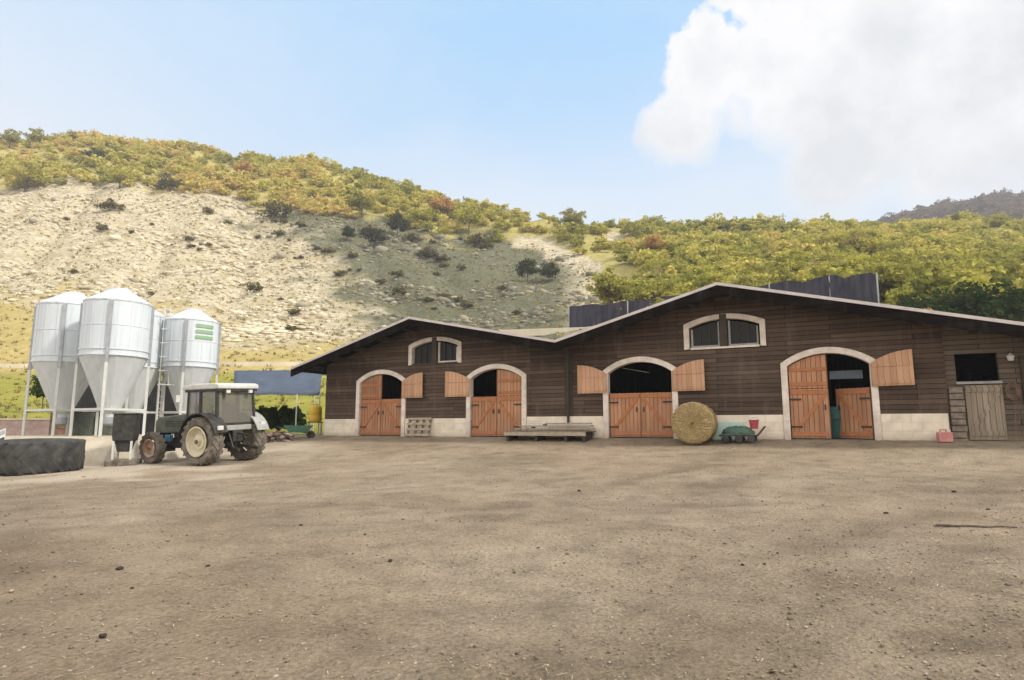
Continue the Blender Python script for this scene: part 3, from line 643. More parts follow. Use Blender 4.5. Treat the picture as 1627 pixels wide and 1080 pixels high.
# doorways
def leaf_top(cx, u): return .73+math.sqrt(2.03**2-(u-cx)**2)
LEAF = 1.165
def upper_poly(cx, side):
    us = np.linspace(.012, LEAF, 7)
    top = [(cx+side*u, leaf_top(0, u)-.012) for u in us]
    return [(cx+side*us[0],1.66)]+top+[(cx+side*us[-1],1.66)]
def brace(m, x0, z0, x1, z1, y):
    m.bar((x0,y,z0),(x1,y,z1),.03,.12,(0,1,0))
def lower_leaf(cx, side, parent, diag, mat=None, lab=None, M4=None):
    xa, xb = sorted((cx+side*.010, cx+side*LEAF))
    o = MB().box(xa,xb,.03,.08,.03,1.64).build('door', mat or M['door'], parent)
    m = MB()
    for za in (.10,1.46): MB().box(xa+.02,xb-.02,.004,.028,za,za+.14).build('rail', M['brace'], o)
    z0, z1 = (.26,1.44) if diag > 0 else (1.44,.26)
    d = Vector((xb-xa-.2, 0, z1-z0)).normalized(); nrm = Vector((-d.z,0,d.x))*.055
    A = Vector((xa+.1,0,z0)); B = Vector((xb-.1,0,z1))
    m.prism([((A+nrm).x,(A+nrm).z),((B+nrm).x,(B+nrm).z),((B-nrm).x,(B-nrm).z),((A-nrm).x,(A-nrm).z)], .006, .028)
    m.build('brace', M['brace'], o)
    for hz in (.40,1.30): h0 = xa if side < 0 else xb-.34; MB().box(h0,h0+.34,-.008,.0035,hz-.025,hz+.025).build('hinge', M['black'], o)
    hx = xb-.12 if side < 0 else xa+.12
    MB().box(hx-.02,hx+.02,-.03,.003,.95,1.12).build('handle', M['black'], o); return o
def upper_leaf(cx, side, parent):
    o = MB().prism(upper_poly(cx, side), .03, .08).build('door', M['door'], parent)
    xa, xb = sorted((cx+side*.03, cx+side*(LEAF-.03)))
    for za in (1.74,2.22): MB().box(xa,xb,.004,.028,za,za+.115).build('rail', M['brace'], o)
    return o
def shutter(cx, side, ang):                     # upper leaf swung right open against the wall
    us = np.linspace(.012, LEAF, 7)
    poly = [(LEAF-u, leaf_top(0,u)-.012) for u in us]; poly = [(0,1.66)]+poly[::-1]+[(LEAF-.012,1.66)]
    e = MB(); e.prism([(side*x,z) for x,z in poly], -.025, .025)
    o = e.build('shutter', M['shut'], barn); o.location = (cx+side*1.22, -.10, 0); o.rotation_euler.z = -side*R(ang)
    s0 = sorted((side*.05, side*(LEAF-.05)))
    for za in (1.72,2.26): MB().box(*s0,-.047,-.027,za,za+.105).build('rail', M['shut'], o)
    return o
def doorway(cx):
    fr_ = MB().strip(arch(cx,1.195,.73,2.05,ZF), arch(cx,1.395,.73,2.25,ZF), -.09, .2).build('door_frame', M['lintel'], barn, bevel=.015)
    return fr_
for c_ in DC: doorway(c_)
lower_leaf(DC[0],-1,barn,1); lower_leaf(DC[0],1,barn,-1); upper_leaf(DC[0],-1,barn); shutter(DC[0],1,4)
lower_leaf(DC[1],-1,barn,1); lower_leaf(DC[1],1,barn,-1); upper_leaf(DC[1],1,barn); shutter(DC[1],-1,4)
lower_leaf(DC[2],-1,barn,1); lower_leaf(DC[2],1,barn,-1); shutter(DC[2],-1,3); shutter(DC[2],1,5)
lower_leaf(DC[3],-1,barn,1); upper_leaf(DC[3],-1,barn); shutter(DC[3],1,14)
d4 = lower_leaf(DC[3],1,barn,-1); 
piv = Matrix.Translation((DC[3]+1.17,.05,0)) @ Matrix.Rotation(R(-34),4,'Z') @ Matrix.Translation((-DC[3]-1.17,-.05,0))
d4.matrix_local = piv
# upper windows
for i, (c_, z0, zt) in enumerate(WIN):
    fo = MB().strip(warch(c_,z0+.02,zt-.17,1.19), warch(c_,z0,zt,1.37), -.07, .18).build('window', M['lintel'], barn)
    MB().box(c_-1.155,c_+1.155,-.05,.15,z0-.01,z0+.06).build('sill', M['lintel'] if i else M['post'], fo)
    MB().box(c_-.12,c_+.12,-.085,.12,z0+.063,zt-.015).build('mullion', M['post'], fo)
    for sd in (-1,1):
        xa, xb = sorted((c_+sd*.15, c_+sd*1.13)); xt = xb if sd > 0 else xa
        hz = lambda u: zt-.24-.30*(.86)*((u-c_)/1.16)**2
        pts = [(xa,z0+.07)]+[(u,hz(u)) for u in np.linspace(xa,xb,6)]+[(xb,z0+.07)]
        MB().prism(pts, .10, .115).build('pane', M['glass'], fo)
        if i == 1 or sd > 0:
            m = MB(); m.box(xa,xa+.07,.02,.095,z0+.065,hz(xa)); m.box(xb-.05,xb,.02,.095,z0+.065,hz(xb)); m.box(xa+.07,xb-.05,.02,.095,z0+.065,z0+.13); m.build('casement', M['lintel'] if i == 0 else M['grey'], fo)
        m = MB()
        for q in (1,2): u = xa+(xb-xa)*q/3; m.box(u-.015,u+.015,.04,.07,z0+.065,hz(u))
        m.build('bar', M['post'], fo)
# end bay: half door, stone pier, lantern, sill
od = MB().box(25.08,25.98,.0,.055,.02,1.62).build('door', M['olddoor'], barn); od['label'] = 'grey weathered plank half door'
m = MB()
for za in (.14,1.42): MB().box(25.1,25.96,-.025,-.002,za,za+.14).build('rail', M['olddoor'], od)
m.prism([(25.12,.32),(25.22,.29),(25.94,1.38),(25.84,1.41)],-.023,-.002); m.build('brace', M['olddoor'], od)
MB().box(24.88,25.99,-.03,.3,1.66,1.735).build('sill', M['grey'], barn)
m = MB()
for k in range(9):
    g = random.Random(k); m.box(24.67,24.67+g.uniform(.34,.38),-.08+g.uniform(0,.03),.055,ZF+k*.19,ZF+k*.19+.17)
m.build('stone_pier', M['pier'], barn, bevel=.02)
lan = MB().lathe([(.0,.0),(.07,.0),(.1,.14),(.03,.2),(.0,.24)],12,M=Matrix.Translation((26.22,-.12,2.3))).build('lantern', M['lamp'], barn)
MB().bar((26.22,.06,2.56),(26.22,-.14,2.56),.03,.03).build('bracket', M['black'], lan)
MB().box(26.45,29.2,-.02,.057,ZF,2.45).build('end_panel', M['side'], barn)

# inside the open doorway: sheet of pale blue board and teal bin
o = MB().box(-.5,.5,-.02,.02,0,.28).build('hanging_board', M['bluepaint']); o.location = barn_pt(22.0,1.4,2.02); o.rotation_euler.z = barn.rotation_euler.z; tag(o, 'pale blue board hung inside the rightmost arched doorway', 'board')
m = MB(); m.lathe([(.0,0),(.28,0),(.30,.05),(.34,.9),(.36,.92),(.36,1.0),(.30,1.02),(.0,1.06)],20)
o = m.build('feed_bin', M['teal'], None, True); o.location = barn_pt(21.55,.9,.04); tag(o, 'dark teal feed bin in the gap of the rightmost doorway', 'bin')
MB().tube((-.2,-.33,.6),(.2,-.33,.6),.02).build('handle', M['black'], o)
# hanging halter rope by the end door
o = empty('hanging_rope', barn_pt(26.2,-.1,0), barn.rotation_euler.z, label='coil of dark rope hanging on the wall right of the weathered half door', cat='rope')
m = MB()
for k in range(5):
    g = random.Random(k+3); rr = .13+.03*k; pts = [Vector((math.cos(t_)*rr*.7+g.uniform(-.01,.01), -.01*k, 1.42+math.sin(t_)*rr)) for t_ in np.linspace(0,2*PI,15)]
    for q in range(14): m.tube(pts[q],pts[q+1],.014,n=5,cap=False)
m.build('coil', M['rust'], o); m = MB(); m.tube((.02,0,1.3),(-.03,.0,.35),.016,n=5); m.tube((.06,0,1.3),(.08,.0,.5),.014,n=5); m.build('loose_end', M['rust'], o)
MB().tube((0,.08,1.62),(0,-.05,1.64),.02,n=6).build('hook', M['black'], o)

# ------------------------------------------------------------------ things along the barn front
def front(u, p): x, y, _ = barn_pt(u, -p); return (x, y, _gi(x, y))
# round bale
RB, LB = .69, 1.2
m = MB(); g = random.Random(5); n = 56; vs = []; fs = []
prof_ = [(0.02,-LB/2-.01),(.2,-LB/2+.005),(.4,-LB/2-.01),(.56,-LB/2),(RB-.03,-LB/2+.02),(RB,-LB/2+.07),(RB+.01,-.3),(RB-.01,0),(RB+.01,.3),(RB,LB/2-.07),(RB-.03,LB/2-.02),(.4,LB/2),(.02,LB/2)]
for r_, h_ in prof_:
    for k in range(n):
        a = 2*PI*k/n; rr = r_+g.uniform(-.018,.018); vs.append((rr*math.cos(a), h_+g.uniform(-.018,.018), rr*math.sin(a)*(.97 if math.sin(a) < 0 else 1)))
for j in range(len(prof_)-1):
    for k in range(n): fs.append((j*n+k,j*n+(k+1)%n,(j+1)*n+(k+1)%n,(j+1)*n+k))
m.add(vs, fs)
for k in range(1500):                           # straws standing off the surface
    if random.random() < .55:
        a = random.random()*2*PI; r_ = RB*math.sqrt(random.random()); p = Vector((r_*math.cos(a),-LB/2-.005,r_*math.sin(a))); nn = Vector((0,-1,0)); tg = Vector((-math.sin(a),0,math.cos(a)))
    else:
        a = random.random()*2*PI; p = Vector((RB*math.cos(a),random.uniform(-LB/2,LB/2),RB*math.sin(a))); nn = Vector((math.cos(a),0,math.sin(a))); tg = Vector((-math.sin(a),0,math.cos(a)))
    d = (tg*random.choice((-1,1))+nn*random.uniform(.1,.7)+Vector((random.uniform(-.4,.4),random.uniform(-.3,.3),random.uniform(-.4,.4)))).normalized()*random.uniform(.05,.13); w = d.cross(nn).normalized()*.005
    m.add([p-w,p+w,p+d],[(0,1,2)])
x, y, z = front(17.35,.95); b_ = m.build('hay_bale', M['straw']); b_.location = (x,y,z+RB-.03); b_.rotation_euler.z = barn.rotation_euler.z+R(3)
tag(b_, 'round straw-coloured hay bale standing right of the third doorway', 'hay bale')
# low wooden platform
x, y, z = front(11.9,.62); pf = empty('wooden_platform', (x,y,z), barn.rotation_euler.z, label='low grey plank platform lying between the second and third doorways', cat='platform')
m = MB()
for k in range(6): m.box(-1.75+.02*(k%2),1.62+.03*(k%3),-.48+k*.16,-.48+k*.16+.14,.30,.345)
m.build('deck', M['plank'], pf)
m = MB(); m.box(-1.72,1.6,-.50,-.46,.16,.295); m.box(-1.72,1.6,.42,.46,.16,.295); m.build('side_beam', M['pale_plank'], pf)
for xx in (-1.6,-.4,.8,1.5):
    MB().box(xx-.05,xx+.05,-.44,.40,-.1,.298).build('leg', M['post'], pf)
# planks stacked on it against the wall
x, y, z = front(12.0,.32); pk = empty('plank_stack', (x,y,z+.345), barn.rotation_euler.z, label='pale planks stacked on the low platform against the barn wall', cat='planks')
for k in range(3):
    MB().box(-1.7+.2*k+(k==2)*.9,1.55-.05*k,-.13,.12-.02*k,.004+k*.10,.055+k*.10).build('plank', M['pale_plank'], pk)
    if k < 2: MB().box(-1.0+.5*k,-.9+.5*k,-.1,.1,.056+k*.10,.102+k*.10).build('spacer', M['post'], pk)
# slatted pallet leaning on the plinth
x, y, z = front(5.55,.30); pl = empty('wooden_pallet', (x,y,z), barn.rotation_euler.z, label='pale slatted wooden pallet leaning on the plinth right of the leftmost door', cat='pallet')
T_ = Matrix.Rotation(R(-12),4,'X')
for zz in (.06,.30,.54,.76): MB().box(-.62,.62,-.03,-.005,zz,zz+.09,T_).build('slat', M['pale_plank'], pl)
for xx in (-.58,-.2,.14,.5): MB().box(xx,xx+.08,-.003,.06,.0,.86,T_).build('runner', M['plank'], pl)
# low cart with a tarpaulin heap and a red bucket
x, y, z = front(18.75,.75); ct = empty('hand_cart', (x,y,z), barn.rotation_euler.z, label='low black flat hand cart beside the hay bale', cat='cart')
MB().box(-.62,.55,-.3,.3,.2,.26).build('cart_bed', M['black'], ct)
for xx in (-.42,.0,.38):
    for yy in (-.3,.3): MB().lathe([(0,-.03),(.1,-.03),(.12,-.015),(.12,.015),(.1,.03),(0,.03)],16,'y',Matrix.Translation((xx,yy*1.12,.12))).build('wheel', M['rubber_big'], ct)
m = MB(); m.tube((.55,-.2,.24),(.78,-.2,.52),.02); m.tube((.55,.2,.24),(.78,.2,.52),.02); m.tube((.78,-.2,.52),(.78,.2,.52),.02); m.build('handle', M['rust'], ct)
bm = bmesh.new(); bmesh.ops.create_uvsphere(bm, u_segments=24, v_segments=12, radius=1); g = random.Random(2)
for v_ in bm.verts: v_.co = Vector((v_.co.x*.52*g.uniform(.9,1.1), v_.co.y*.28*g.uniform(.9,1.1), max(v_.co.z,-.1)*.24*g.uniform(.8,1.15)+.03))
me = bpy.data.meshes.new('tarp_heap'); bm.to_mesh(me); bm.free(); me.materials.append(M['tarpgreen']); o = mesh_obj('tarp_heap', me); o.location = (x-.05,y,z+.27); o.rotation_euler.z = barn.rotation_euler.z
tag(o, 'crumpled dark green tarpaulin heaped on the low black cart', 'tarpaulin')
def bucket(name, mat, loc, label, cat, s=1., tilt=0):
    e = empty(name, loc, .3, label=label, cat=cat); e.rotation_euler.x = tilt
    MB().lathe([(0,0),(.12*s,0),(.16*s,.28*s),(.175*s,.28*s),(.175*s,.31*s),(.15*s,.31*s),(.115*s,.02*s),(0,.02*s)],22).build('tub', mat, e, True)
    mm = MB(); P = [Vector((math.cos(a)*.165*s, -.02, .29*s+math.sin(a)*.1*s)) for a in np.linspace(0,PI,9)]
    for k in range(8): mm.tube(P[k],P[k+1],.006,n=5)
    mm.build('handle', M['rib'], e); return e
x, y, z = front(19.2,.72); bucket('bucket', M['red'], (x,y,z+.44), 'dark red bucket standing on the right end of the low cart', 'bucket', .95)
x, y, z = front(18.35,.28); o = MB().box(-.55,.45,-.03,.03,0,.62,Matrix.Rotation(R(-14),4,'X')).build('mint_panel', M['mint'], None, bevel=.02); o.location = (x,y,z); o.rotation_euler.z = barn.rotation_euler.z; tag(o, 'pale mint panel leaning on the plinth behind the low cart', 'panel')
# fuel can by the pier
x, y, z = front(24.42,.35); jc = empty('fuel_can', (x,y,z), barn.rotation_euler.z+.3, label='small faded red fuel can on the ground by the stone pier', cat='fuel can')
MB().box(-.19,.19,-.11,.11,0,.30).build('can', M['pink'], jc, bevel=.03)
m = MB(); m.box(-.12,.06,-.02,.02,.35,.385); m.box(-.12,-.085,-.02,.02,.295,.352); m.box(.03,.06,-.02,.02,.295,.352); m.build('handle', M['pink'], jc)
MB().tube((.13,0,.295),(.15,0,.36),.03).build('cap', M['lamp'], jc)

# ------------------------------------------------------------------ silos on their pad
pad = MB(); PZ = .05
pc = [(-21.4,23.1),(-14.2,22.85),(-12.9,24.5),(-12.4,31.3),(-19.8,31.3)]
pad.v = [(x+dx_,y+dy_,-1.4) for (x,y),(dx_,dy_) in zip(pc,((-.8,-1.0),(.1,-1.3),(.9,-.5),(.6,.2),(-.6,.2)))]+[(x,y,PZ) for x,y in pc]; k = len(pc)
pad.f = [tuple(range(k,2*k))]+[(i,(i+1)%k,k+(i+1)%k,k+i) for i in range(k)]; pad.m = [0]*len(pad.f)
tag(pad.build('concrete_pad', M['concrete'], bevel=.03), 'pale raised concrete pad under the silos', 'platform')
def silo(X, Y, r, fa, label, top=5.15, join=2.88, outz=1.02, ladder=False, marks=False):
    e = empty('feed_silo', (X,Y,PZ), 0, label=label, cat='silo', group='white feed silos on the concrete pad')
    zs = CAMZ-PZ
    jn = join; tp_ = top
    bd = MB().lathe([(r,jn),(r,tp_),(r+.02,tp_+.01),(r+.02,tp_+.05),(r-.01,tp_+.06)],56)
    for q in range(16):
        a = fa+.2+q*PI/8; c, s = math.cos(a), math.sin(a); bd.bar((c*r,s*r,jn+.3),(c*r,s*r,tp_-.02),.035,.024,(c,s,0))
    bd.lathe([(r,(jn+tp_)/2+.1),(r+.012,(jn+tp_)/2+.105),(r+.012,(jn+tp_)/2+.13),(r,(jn+tp_)/2+.135)],56)
    bd.build('body', M['silo'], e, True)
    MB().lathe([(r+.035,tp_+.04),(r+.03,tp_+.075),(r*.36,tp_+.54),(r*.34,tp_+.57)],18).build('roof', M['silo'], e)
    MB().lathe([(r*.35,tp_+.54),(r*.35,tp_+.62),(r*.0,tp_+.70)],18).build('hatch', M['silo'], e)
    MB().lathe([(r-.005,jn),(r*.36,outz+.12),(r*.33,outz),(.16,outz-.16),(.16,outz-.3)],20).build('hopper', M['silocone'], e)
    MB().lathe([(.0,outz-.30),(.2,outz-.30),(.2,outz-.55),(.12,outz-.62),(0,outz-.62)],20).build('outlet', M['rib'], e, True)
    for zz in (jn+.02, jn+.24): MB().lathe([(r,zz-.03),(r+.03,zz-.025),(r+.03,zz+.025),(r,zz+.03)],56).build('band', M['silo'], e, True)
    L = []
    for q in range(4):
        a = fa+q*PI/2; c, s = math.cos(a), math.sin(a); rr = r+.045
        MB().bar((c*rr,s*rr,jn-.28),(c*rr,s*rr,tp_+.0),.10,.09,(c,s,0)).build('rib', M['rib'], e)
        L.append((c*rr,s*rr)); MB().bar((c*rr,s*rr,-.0),(c*rr,s*rr,jn-.283),.095,.085,(c,s,0)).build('leg', M['leg'], e)
    for q in range(4):
        a, b = L[q], L[(q+1)%4]; MB().bar((*a,outz-.03),(*b,outz-.03),.05,.08).build('cross_beam', M['leg'], e)
    if ladder:
        a = ladder; c, s = math.cos(a), math.sin(a); d = Vector((-s,c,0)); o_ = Vector((c,s,0))*(r+.22); mm = MB()
        for sd in (-.2,.2): p = o_+d*sd; mm.bar((p.x,p.y,.0),(p.x,p.y,tp_+.5),.045,.045)
        for zz in np.arange(.3,tp_+.4,.28): A = o_-d*.2; B = o_+d*.2; mm.tube((A.x,A.y,zz),(B.x,B.y,zz),.016,n=6)
        for zz in np.arange(2.2,tp_+.3,.62):
            P = [o_+d*(.34*math.cos(t_))*1.+Vector((c,s,0))*(.62*math.sin(t_)) for t_ in np.linspace(0,PI,9)]
            for k_ in range(8): mm.bar((P[k_].x,P[k_].y,zz),(P[k_+1].x,P[k_+1].y,zz),.012,.05)
        for t_ in (.25*PI,.5*PI,.75*PI):
            p = o_+d*(.34*math.cos(t_))+Vector((c,s,0))*(.62*math.sin(t_)); mm.bar((p.x,p.y,2.2),(p.x,p.y,tp_+.2),.02,.02)
        mm.build('ladder', M['leg'], e)
    if marks:
        for k_, (zz, a0, a1) in enumerate(((tp_-.24,marks-.48,marks+.22),(tp_-.50,marks-.48,marks+.22),(tp_-.76,marks-.48,marks+.22))):
            mm = MB(); vs = []; n_ = 14
            for q in range(n_+1):
                a = a0+(a1-a0)*q/n_
                for zq in (zz-.075,zz+.075): vs.append(((r+.032)*math.cos(a),(r+.032)*math.sin(a),zq))
            mm.add(vs, [(2*q,2*q+2,2*q+3,2*q+1) for q in range(n_)]); mm.build('logo_stripe', M['green_mark'], e)
    return e
def sil_at(px, Y): return (px-CX)/F*Y*(math.cos(TH)+.14*math.sin(TH))
silo(sil_at(184,24.0),24.0,1.33,R(-90-10+37),'large white feed silo at the front centre, overlapping the others') if False else None
def toward(X, Y): return math.atan2(-Y, -X)      # bearing from a silo to the yard entrance
for px, Y, r, lab, kw in ((184,24.0,1.14,'nearest and largest-looking white silo, second from the left',dict(top=5.02,join=2.98)),
        (110,25.2,1.15,'leftmost white silo, partly behind the nearest one',dict(top=5.12,join=2.86)),
        (304,28.8,1.14,'rightmost white silo with green stripes near its top, behind the tractor cab',dict(top=5.10,join=3.02,marks=1)),
        (219,28.2,1.10,'hindmost silo with the caged ladder, showing between the nearest and the rightmost silo',dict(top=5.25,join=2.95,ladder=1))):
    X = sil_at(px, Y); tw = toward(X, Y)
    if 'marks' in kw: kw['marks'] = tw+.62
    if 'ladder' in kw: kw['ladder'] = tw+.95
    silo(X, Y, r, tw-.19, lab, **kw)
# dark feed bins standing under the silos
for i, (px, Y, w, h, lab) in enumerate(((140,26.3,.75,1.05,'larger dark grey bin standing under the leftmost silos'),(176,26.6,.55,.9,'narrow dark grey bin under the nearest silo'),(98,27.6,.5,.95,'rusty brown drum under the leftmost silo'))):
    X = (px-CX)/F*Y
    e = empty('feed_box' if i < 2 else 'drum', (X,Y,PZ), .2, label=lab, cat='bin' if i < 2 else 'drum')
    if i < 2:
        MB().box(-w/2,w/2,-.3,.3,0,h-.1).build('box_body', M['body'], e, bevel=.02); MB().box(-w/2-.03,w/2+.03,-.34,.34,h-.098,h).build('lid', M['black'], e, bevel=.02)
    else:
        MB().lathe([(0,0),(.29,0),(.29,.28),(.31,.3),(.29,.32),(.29,.6),(.31,.62),(.29,.64),(.29,h),(.27,h),(.27,h-.02),(0,h-.02)],24).build('drum_body', M['rust'], e, True)
        MB().tube((.1,0,h-.02),(.1,0,h+.02),.04).build('bung', M['black'], e)
bm = bmesh.new(); bmesh.ops.create_grid(bm, x_segments=40, y_segments=14, size=1)
g = random.Random(9); BX0, BX1 = at(118,690,33)[0], at(296,690,33)[0]
for v_ in bm.verts:
    u_, w_ = v_.co.x, v_.co.y; ed = min(1, (1-abs(u_))*7, (1-abs(w_))*3)
    v_.co = Vector(((BX0+BX1)/2+u_*(BX1-BX0)/2, 33.6+w_*1.3, -.2+2.9*max(0,ed)**.6+.10*math.sin(u_*19)+g.uniform(-.05,.05)))
me = bpy.data.meshes.new('covered_stack'); bm.to_mesh(me); bm.free(); me.materials.append(M['sheet']); tag(mesh_obj('covered_stack', me), 'black plastic-covered stack standing behind the silos', 'covered stack')
# low mauve block wall beyond the pad
P0 = at(-60,690,32); P1 = at(135,690,33.2)
m = MB(); m.bar((P0[0],P0[1],.30),(P1[0],P1[1],.30),.3,.92); lw = m.build('block_wall', M['mauve']); tag(lw, 'low mauve block wall behind the silos at the left', 'wall')
m = MB(); m.bar((P0[0],P0[1],.79),(P1[0],P1[1],.79),.36,.06); m.build('coping', M['concrete'], lw)

# ------------------------------------------------------------------ tyres, panel at the left edge
def tyre_mb(Ro, Ri, w, lugs, lh, seg=48):
    m = MB(); hw = w/2
    m.lathe([(Ri,-hw*.62),(Ri+.02,-hw*.8),(Ri+(Ro-Ri)*.35,-hw*1.0),(Ri+(Ro-Ri)*.7,-hw*1.02),(Ro-lh-.03,-hw*.93),(Ro-lh,-hw*.75),(Ro-lh+.01,0),(Ro-lh,hw*.75),(Ro-lh-.03,hw*.93),(Ri+(Ro-Ri)*.7,hw*1.02),(Ri+(Ro-Ri)*.35,hw*1.0),(Ri+.02,hw*.8),(Ri,hw*.62),(Ri,-hw*.62)], seg, 'y')
    for k in range(lugs):
        for sd in (-1,1):
            a0 = 2*PI*(k+(0 if sd > 0 else .5))/lugs; vs = []
            for (yy, da) in ((.04*sd*w,0),(sd*hw*.99,-.62*2*PI/lugs*1.6)):
                a = a0+da; wd = .30*2*PI/lugs
                for rr in (Ro-lh-.03-(abs(yy) > .3*w)*.04, Ro-(abs(yy) > .3*w)*.015):
                    for aa in (a-wd/2, a+wd/2): vs.append((rr*math.cos(aa), yy, rr*math.sin(aa)))
            m.add(vs, [(0,1,3,2),(4,6,7,5),(0,4,5,1),(2,3,7,6),(0,2,6,4),(1,5,7,3)])
    return m
bx, by = -14.55, 19.6; bz = _gi(bx, by)
o = tyre_mb(1.22,.66,.90,22,.028,64).build('loader_tyre', M['rubber_big'], None, True)
o.rotation_euler = (R(90),0,0); o.location = (bx,by,bz+.52); o.rotation_euler = (R(90+2.5),R(0),R(20)); tag(o, 'huge black loader tyre lying flat on the yard at the left edge', 'tyre')
e = empty('white_panel', (-17.9,21.3,_gi(-17.9,21.3)), R(8), label='white ribbed metal panel propped slanting behind the huge tyre', cat='panel')
T_ = Matrix.Translation((0,0,.55)) @ Matrix.Rotation(R(-24),4,'Y') @ Matrix.Rotation(R(58),4,'X')
MB().box(-.95,.95,-.45,.45,0,.03,T_).build('sheet', M['white'], e)
for k in (-.3,0,.3): MB().box(-.95,.95,k-.07,k+.07,.033,.055,T_).build('rib', M['black'] if k == 0 else M['rib'], e)
for xx in (-.7,.6): MB().bar((xx,.3,-.1),(xx,.32,.95),.06,.06).build('prop', M['rust'], e)

# ------------------------------------------------------------------ tractor
RX, RY = (326-CX)/F*20.9*.992, 20.9
HD = Vector((-.895,.446,0)).normalized(); LF = Vector((-HD.y,HD.x,0))
WB, TR, TF = 2.62, .86, .80; RR, RF = .80, .56
rc = Vector((RX,RY,0)) - LF*TR                     # middle of the rear axle
corners = [(0,TR),(0,-TR),(WB,TF),(WB,-TF)]
zc = [_gi(*(rc+HD*a+LF*b)[:2]) for a, b in corners]
pitch_v = (HD + Vector((0,0,((zc[2]+zc[3])-(zc[0]+zc[1]))/2/WB))).normalized()
roll_v = (LF + Vector((0,0,((zc[0]+zc[2])-(zc[1]+zc[3]))/2/(TR+TF)))).normalized()
up_v = pitch_v.cross(roll_v).normalized(); roll_v = up_v.cross(pitch_v)
trc = empty('tractor', (0,0,0), label='dusty dark tractor with white cab roof and cream rear wheel parked before the silos', cat='tractor')
trc.matrix_world = Matrix(((pitch_v.x,roll_v.x,up_v.x,rc.x),(pitch_v.y,roll_v.y,up_v.y,rc.y),(pitch_v.z,roll_v.z,up_v.z,(zc[0]+zc[1])/2-.03),(0,0,0,1)))
def wheel(x, y, Rw, w, rimR, mt, mr, lugs, sd, steer=0):
    e = bpy.data.objects.new('wheel', None); COL.objects.link(e); e.parent = trc; e.location = (x,y,Rw); e.rotation_euler.z = steer
    tyre_mb(Rw,rimR,w,lugs,.045).build('tyre', mt, e, True)
    h = w*.32*sd
    MB().lathe([(rimR+.012,h*1.7),(rimR-.03,h*1.75),(rimR-.05,h*1.2),(rimR*.74,h*.45),(rimR*.56,h*.5),(rimR*.50,h*1.0),(rimR*.26,h*1.05),(rimR*.24,h*1.5),(.0,h*1.55)],40,'y').build('rim', mr, e, True)
    MB().lathe([(rimR*.15,h*1.5),(rimR*.15,h*1.72),(rimR*.1,h*1.8),(0,h*1.8)],16,'y').build('hub', M['rust'], e, True)
wheel(0,TR,RR,.46,.48,M['rubber_mud'],M['cream'],20,1); wheel(0,-TR,RR,.46,.48,M['rubber_mud'],M['cream'],20,-1)
wheel(WB,TF,RF,.29,.31,M['rubber_mud'],M['rustrim'],16,1); wheel(WB,-TF,RF,.29,.31,M['rubber_mud'],M['rustrim'],16,-1)
def P(name, mb, mat, sm=False, bv=0, par=None): return mb.build(name, mat, par or trc, sm, bv)
P('axle', MB().tube((0,-.68,RR),(0,.68,RR),.14,n=14), M['black'], True); P('axle', MB().tube((WB,-.66,RF),(WB,.66,RF),.08,n=10), M['black'], True)
P('chassis', MB().box(-.35,1.1,-.22,.22,.55,1.0).box(1.1,2.75,-.17,.17,.5,.86), M['black'], bv=.03)
P('engine', MB().box(1.2,2.35,-.2,.2,.84,1.08).tube((1.5,.2,.95),(2.1,.2,.95),.07).tube((1.3,.22,.75),(1.3,.3,.75),.12), M['black'])
hood = MB().prism([(1.02,1.06),(3.2,1.02),(3.22,1.08),(3.24,1.45),(3.10,1.60),(1.8,1.68),(1.02,1.72)],-.31,.31)
hd = P('hood', hood, M['body'], bv=.05)
P('grille', MB().box(3.18,3.27,-.28,.28,.62,1.40), M['black'], bv=.02, par=hd)
for yy in (-.17,.17): P('headlight', MB().lathe([(0,.02),(.06,.02),(.07,0),(.07,-.03)],14,M=Matrix.Translation((3.255,yy,1.44)) @ Matrix.Rotation(R(90),4,'Y')), M['lamp'], True, par=hd)
for zz in (1.16,1.24,1.32): P('vent_slot', MB().box(1.5,2.7,.311,.317,zz+.1,zz+.14), M['black'], par=hd)
P('front_weight', MB().box(3.0,3.42,-.34,.34,.36,.70), M['black'], bv=.02)
P('exhaust_pipe', MB().tube((1.75,-.2,1.5),(1.75,-.2,2.0),.05).tube((1.75,-.2,2.0),(1.75,-.2,2.45),.03), M['black'], True)
P('tool_box', MB().box(2.35,2.62,.22,.38,.74,.98), M['bluebit'], bv=.02)
P('fuel_tank', MB().box(.88,1.3,.24,.52,.55,.92), M['grey'], bv=.05)
P('step', MB().box(.78,1.06,.5,.72,.42,.45).box(.78,.81,.52,.56,.45,.95).box(1.03,1.06,.52,.56,.45,.95), M['grey'])
# cab
P('cab_base', MB().box(-.30,.98,-.56,.56,.98,1.36), M['body'], bv=.03)
P('cab_floor', MB().box(-.25,.95,-.5,.5,.9,.978), M['black'])
cor = [(.98,.70,1.362,.92,.68,2.50),(.98,-.70,1.362,.92,-.68,2.50),(.30,.74,1.362,.28,.72,2.50),(.30,-.74,1.362,.28,-.72,2.50),(-.52,.74,1.362,-.46,.71,2.50),(-.52,-.74,1.362,-.46,-.71,2.50)]
for a in cor: P('pillar', MB().bar(a[:3],a[3:],.085,.085), M['black'])
P('window_rail', MB().box(-.55,.99,.695,.775,1.30,1.36).box(-.55,.99,-.775,-.695,1.30,1.36).box(-.575,-.50,-.695,.695,1.30,1.36), M['black'])
rf_ = P('cab_roof', MB().prism([(-.66,2.50),(1.12,2.50),(1.16,2.56),(1.08,2.64),(.6,2.69),(-.5,2.69),(-.66,2.64)],-.82,.82), M['white'], bv=.04)
P('roof_lining', MB().box(-.62,1.02,-.78,.78,2.42,2.497), M['black'], par=rf_)
for ya in (.38,-.52): P('work_lamp', MB().box(-.70,-.64,ya,ya+.14,2.36,2.46), M['lamp'], par=rf_)
